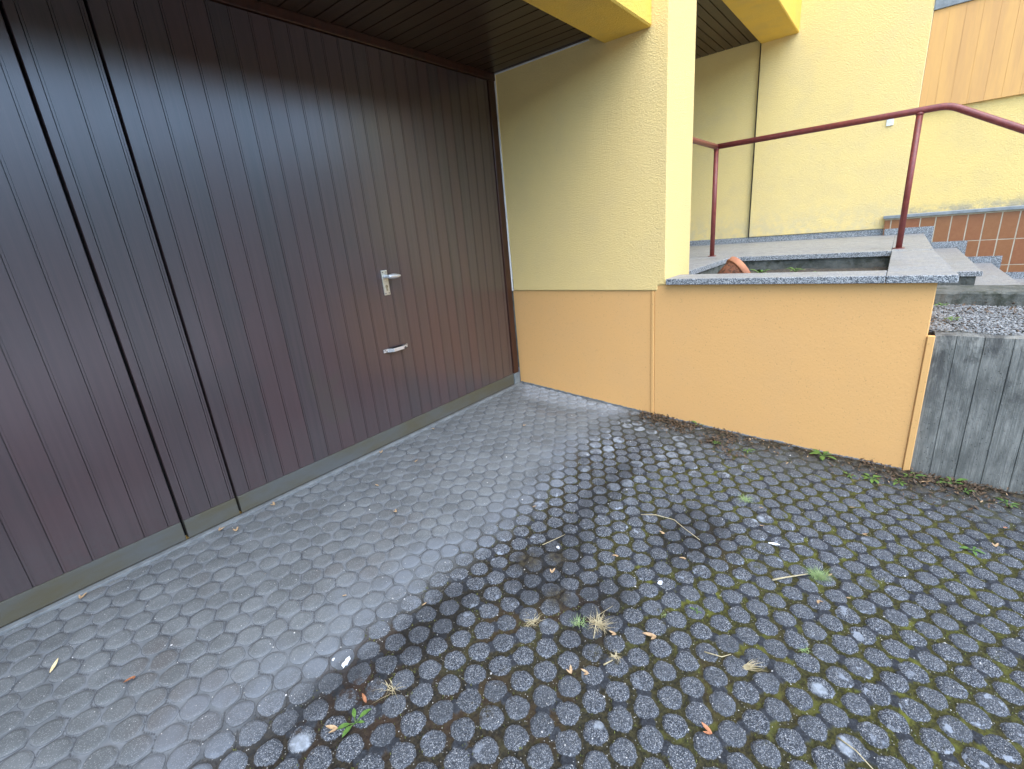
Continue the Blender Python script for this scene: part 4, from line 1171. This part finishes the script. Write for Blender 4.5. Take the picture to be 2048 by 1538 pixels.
def weed(x, y, z, n, L, label, seed, mat=None, name='weed', sc_w=.45, up=.5):
    r = random.Random(seed); root = empty(name, (x, y, z), label, 'weed')
    bm = bmesh.new(); st = MB()
    for i in range(n):
        a = 6.283 * i / n + r.uniform(-.4, .4); l = L * r.uniform(.6, 1.1); e = up * r.uniform(.5, 1.3)
        d = Vector((math.cos(a), math.sin(a), e)).normalized()
        b = d * l * .45 + Vector((x, y, z))
        leaf_geo(bm, b, Vector((math.cos(a), math.sin(a), e * .4)), l, l * sc_w, .25, -.25)
        st.tube([Vector((x, y, z)), Vector((x, y, z)) + d * l * .25, b + d * l * .08], 0.0012, 5)
    for v in bm.verts: v.co -= Vector((x, y, z))
    me = bpy.data.meshes.new('leaves'); bm.to_mesh(me); bm.free(); me.materials.append(mat or GREEN)
    o = bpy.data.objects.new('leaves', me); scene.collection.objects.link(o); o.parent = root
    st.build('stem', mat or GREEN, root)
    return root
g_ = lambda x, y: ground_at(x, y)
weed(-2.505, -1.300, g_(-2.505, -1.3), 5, 0.036, 'largest green weed with oval leaves at the bottom of the driveway', 1, up=.7)
put_leaf(-2.555, -1.262, 0.036, TAN, 'pinkish tan dead leaf lying beside the largest green weed', None, two=True)
put_leaf(-2.455, -1.262, 0.034, ORL, 'upright rust leaf standing in the largest green weed', None, lift=2.2)
W_ = [(-0.012, -1.475, 4, .042, 'single tall green sprout against the foot of the orange wall', .9),
      (-0.055, -2.165, 9, .055, 'bushiest green weed at the foot of the orange planter wall', .6),
      (-0.20, -2.30, 5, .030, 'low green seedling in front of the planter wall, left of the flat rosette', .3),
      (-0.18, -2.39, 8, .040, 'flat green rosette in the litter before the planter wall', .2),
      (-0.16, -2.50, 7, .036, 'bright green rosette just left of the planter corner', .3),
      (-0.07, -2.545, 5, .045, 'upright green weed right at the planter corner', .8),
      (-0.045, -2.70, 6, .048, 'green weed against the foot of the concrete wall', .6),
      (-0.10, -2.745, 5, .034, 'small yellowish green seedling in front of the concrete wall weed', .4),
      (-0.13, -2.885, 7, .036, 'green weed cluster at the right end of the litter strip', .3),
      (-0.62, -2.73, 6, .030, 'small green seedling among the pavers at far right', .3),
      (-0.21, -1.64, 6, .026, 'tiny green seedling among litter under the left planter wall', .3),
      (-0.20, -1.81, 6, .028, 'tiny green rosette on the pavers under the planter middle', .3),
      (-1.55, -1.95, 4, .018, 'tiny green sprout in a joint near the bottom centre', .4)]
for i, (x, y, n, L, lab, up) in enumerate(W_): weed(x, y, g_(x, y) + .001, n, L, lab, 40 + i, up=up)
weed(0.42, -2.62, 0.545, 10, 0.034, 'small green weed growing in the gravel strip', 61, up=.7)
weed(0.88, -2.60, 0.545, 9, 0.034, 'dark green weed in the gravel against the curb', 62, up=.7)
weed(0.86, -1.60, 0.745, 14, 0.062, 'leafy green weed growing beside the tipped flower pot', 63, up=1.3)
weed(1.15, -1.78, 0.735, 14, 0.055, 'low green weed in the planter soil right of the pot', 64, up=.9)
weed(0.92, -1.95, 0.735, 12, 0.042, 'second low green weed further right in the planter soil', 65, up=.9)

# leaf litter along the wall and in the gravel: uncountable
def litter(name, label, spots, mat, seed, L0, L1):
    r = random.Random(seed); bm = bmesh.new()
    for x, y, z in spots:
        a = r.random() * 6.283; l = r.uniform(L0, L1)
        leaf_geo(bm, Vector((x, y, z + .001)), Vector((math.cos(a), math.sin(a), r.uniform(-.1, .6))), l, l * r.uniform(.3, .6), r.uniform(.1, .8), r.uniform(-.2, .6), seg=3)
    o = mk(name, bm, mat, (0, 0, 0)); tag(o, label, 'litter', kind='stuff'); return o
r = random.Random(5); sp1, sp2, sp3 = [], [], []
def dens(y): return 0.35 + 0.65 * (noise.noise(Vector((y * 3.1, 1.7, 0))) > -0.05)
while len(sp1) < 650:
    y = r.uniform(-3.5, -1.10); x = -abs(r.gauss(0, .075)) - .004
    cl = noise.noise(Vector((x * 7, y * 5, 3)))
    if cl < -0.08 and r.random() < .85: continue
    if x < -.4: continue
    sp1.append((x, y, ground_at(x, y) + r.uniform(0, .008)))
for (cx_, cy_, r_, n_) in ((-0.06, -1.22, .06, 260), (-0.10, -1.38, .05, 150), (-0.20, -1.62, .045, 90), (-0.30, -1.75, .04, 60), (-0.12, -2.55, .09, 150), (-0.09, -2.78, .08, 150)):
    for i in range(n_):
        x = min(-.005, cx_ + r.gauss(0, r_)); y = cy_ + r.gauss(0, r_ * 1.3); sp1.append((x, y, ground_at(x, y) + r.uniform(0, .010)))
litter('leaf_litter', 'dark decayed leaf litter along the foot of the walls', sp1, DKBR, 3, .010, .026)
for i in range(80):
    y = r.uniform(-3.4, -1.15); x = -abs(r.gauss(0, .14)) - .004; sp2.append((x, y, ground_at(x, y) + .004))
litter('leaf_litter', 'pale brown leaf scraps on the litter along the walls', sp2, TAN, 4, .007, .017)
for i in range(260):
    x = r.uniform(.15, .96); y = -2.53 - abs(r.gauss(0.45, .3)); 
    if noise.noise(Vector((x * 4, y * 3, 8))) < 0: continue
    sp3.append((x, y, .548 + r.uniform(0, .006)))
litter('leaf_litter', 'brown leaf scraps lying on the gravel strip', sp3, DKBR, 6, .014, .034)
# moss cushions and chaff between the studs
r = random.Random(12); sp4 = []
while len(sp4) < 2600:
    x = r.uniform(-3.0, -.05); y = r.uniform(-3.2, -1.05)
    z = ground_at(x, y)
    if z - gzs(y) > -0.005: continue
    sp4.append((x, y, z))
def mosst(spots):
    r = random.Random(2); bm = bmesh.new()
    for x, y, z in spots:
        for k in range(3):
            a = r.random() * 6.283; l = r.uniform(.003, .0075)
            p = Vector((x + r.gauss(0, .004), y + r.gauss(0, .004), z)); d = Vector((math.cos(a) * .5, math.sin(a) * .5, 1)) * l; s = Vector((-math.sin(a), math.cos(a), 0)) * l * .3
            f = bm.faces.new([bm.verts.new(p - s), bm.verts.new(p + s), bm.verts.new(p + d)])
    o = mk('moss', bm, MOSSM, (0, 0, 0)); tag(o, 'olive moss tips standing in the paver joints', 'moss', kind='stuff')
MOSSM = leaf_mat('moss_tips', (0.05, 0.058, 0.014), (0.13, 0.14, 0.03), .9)
mosst(sp4)
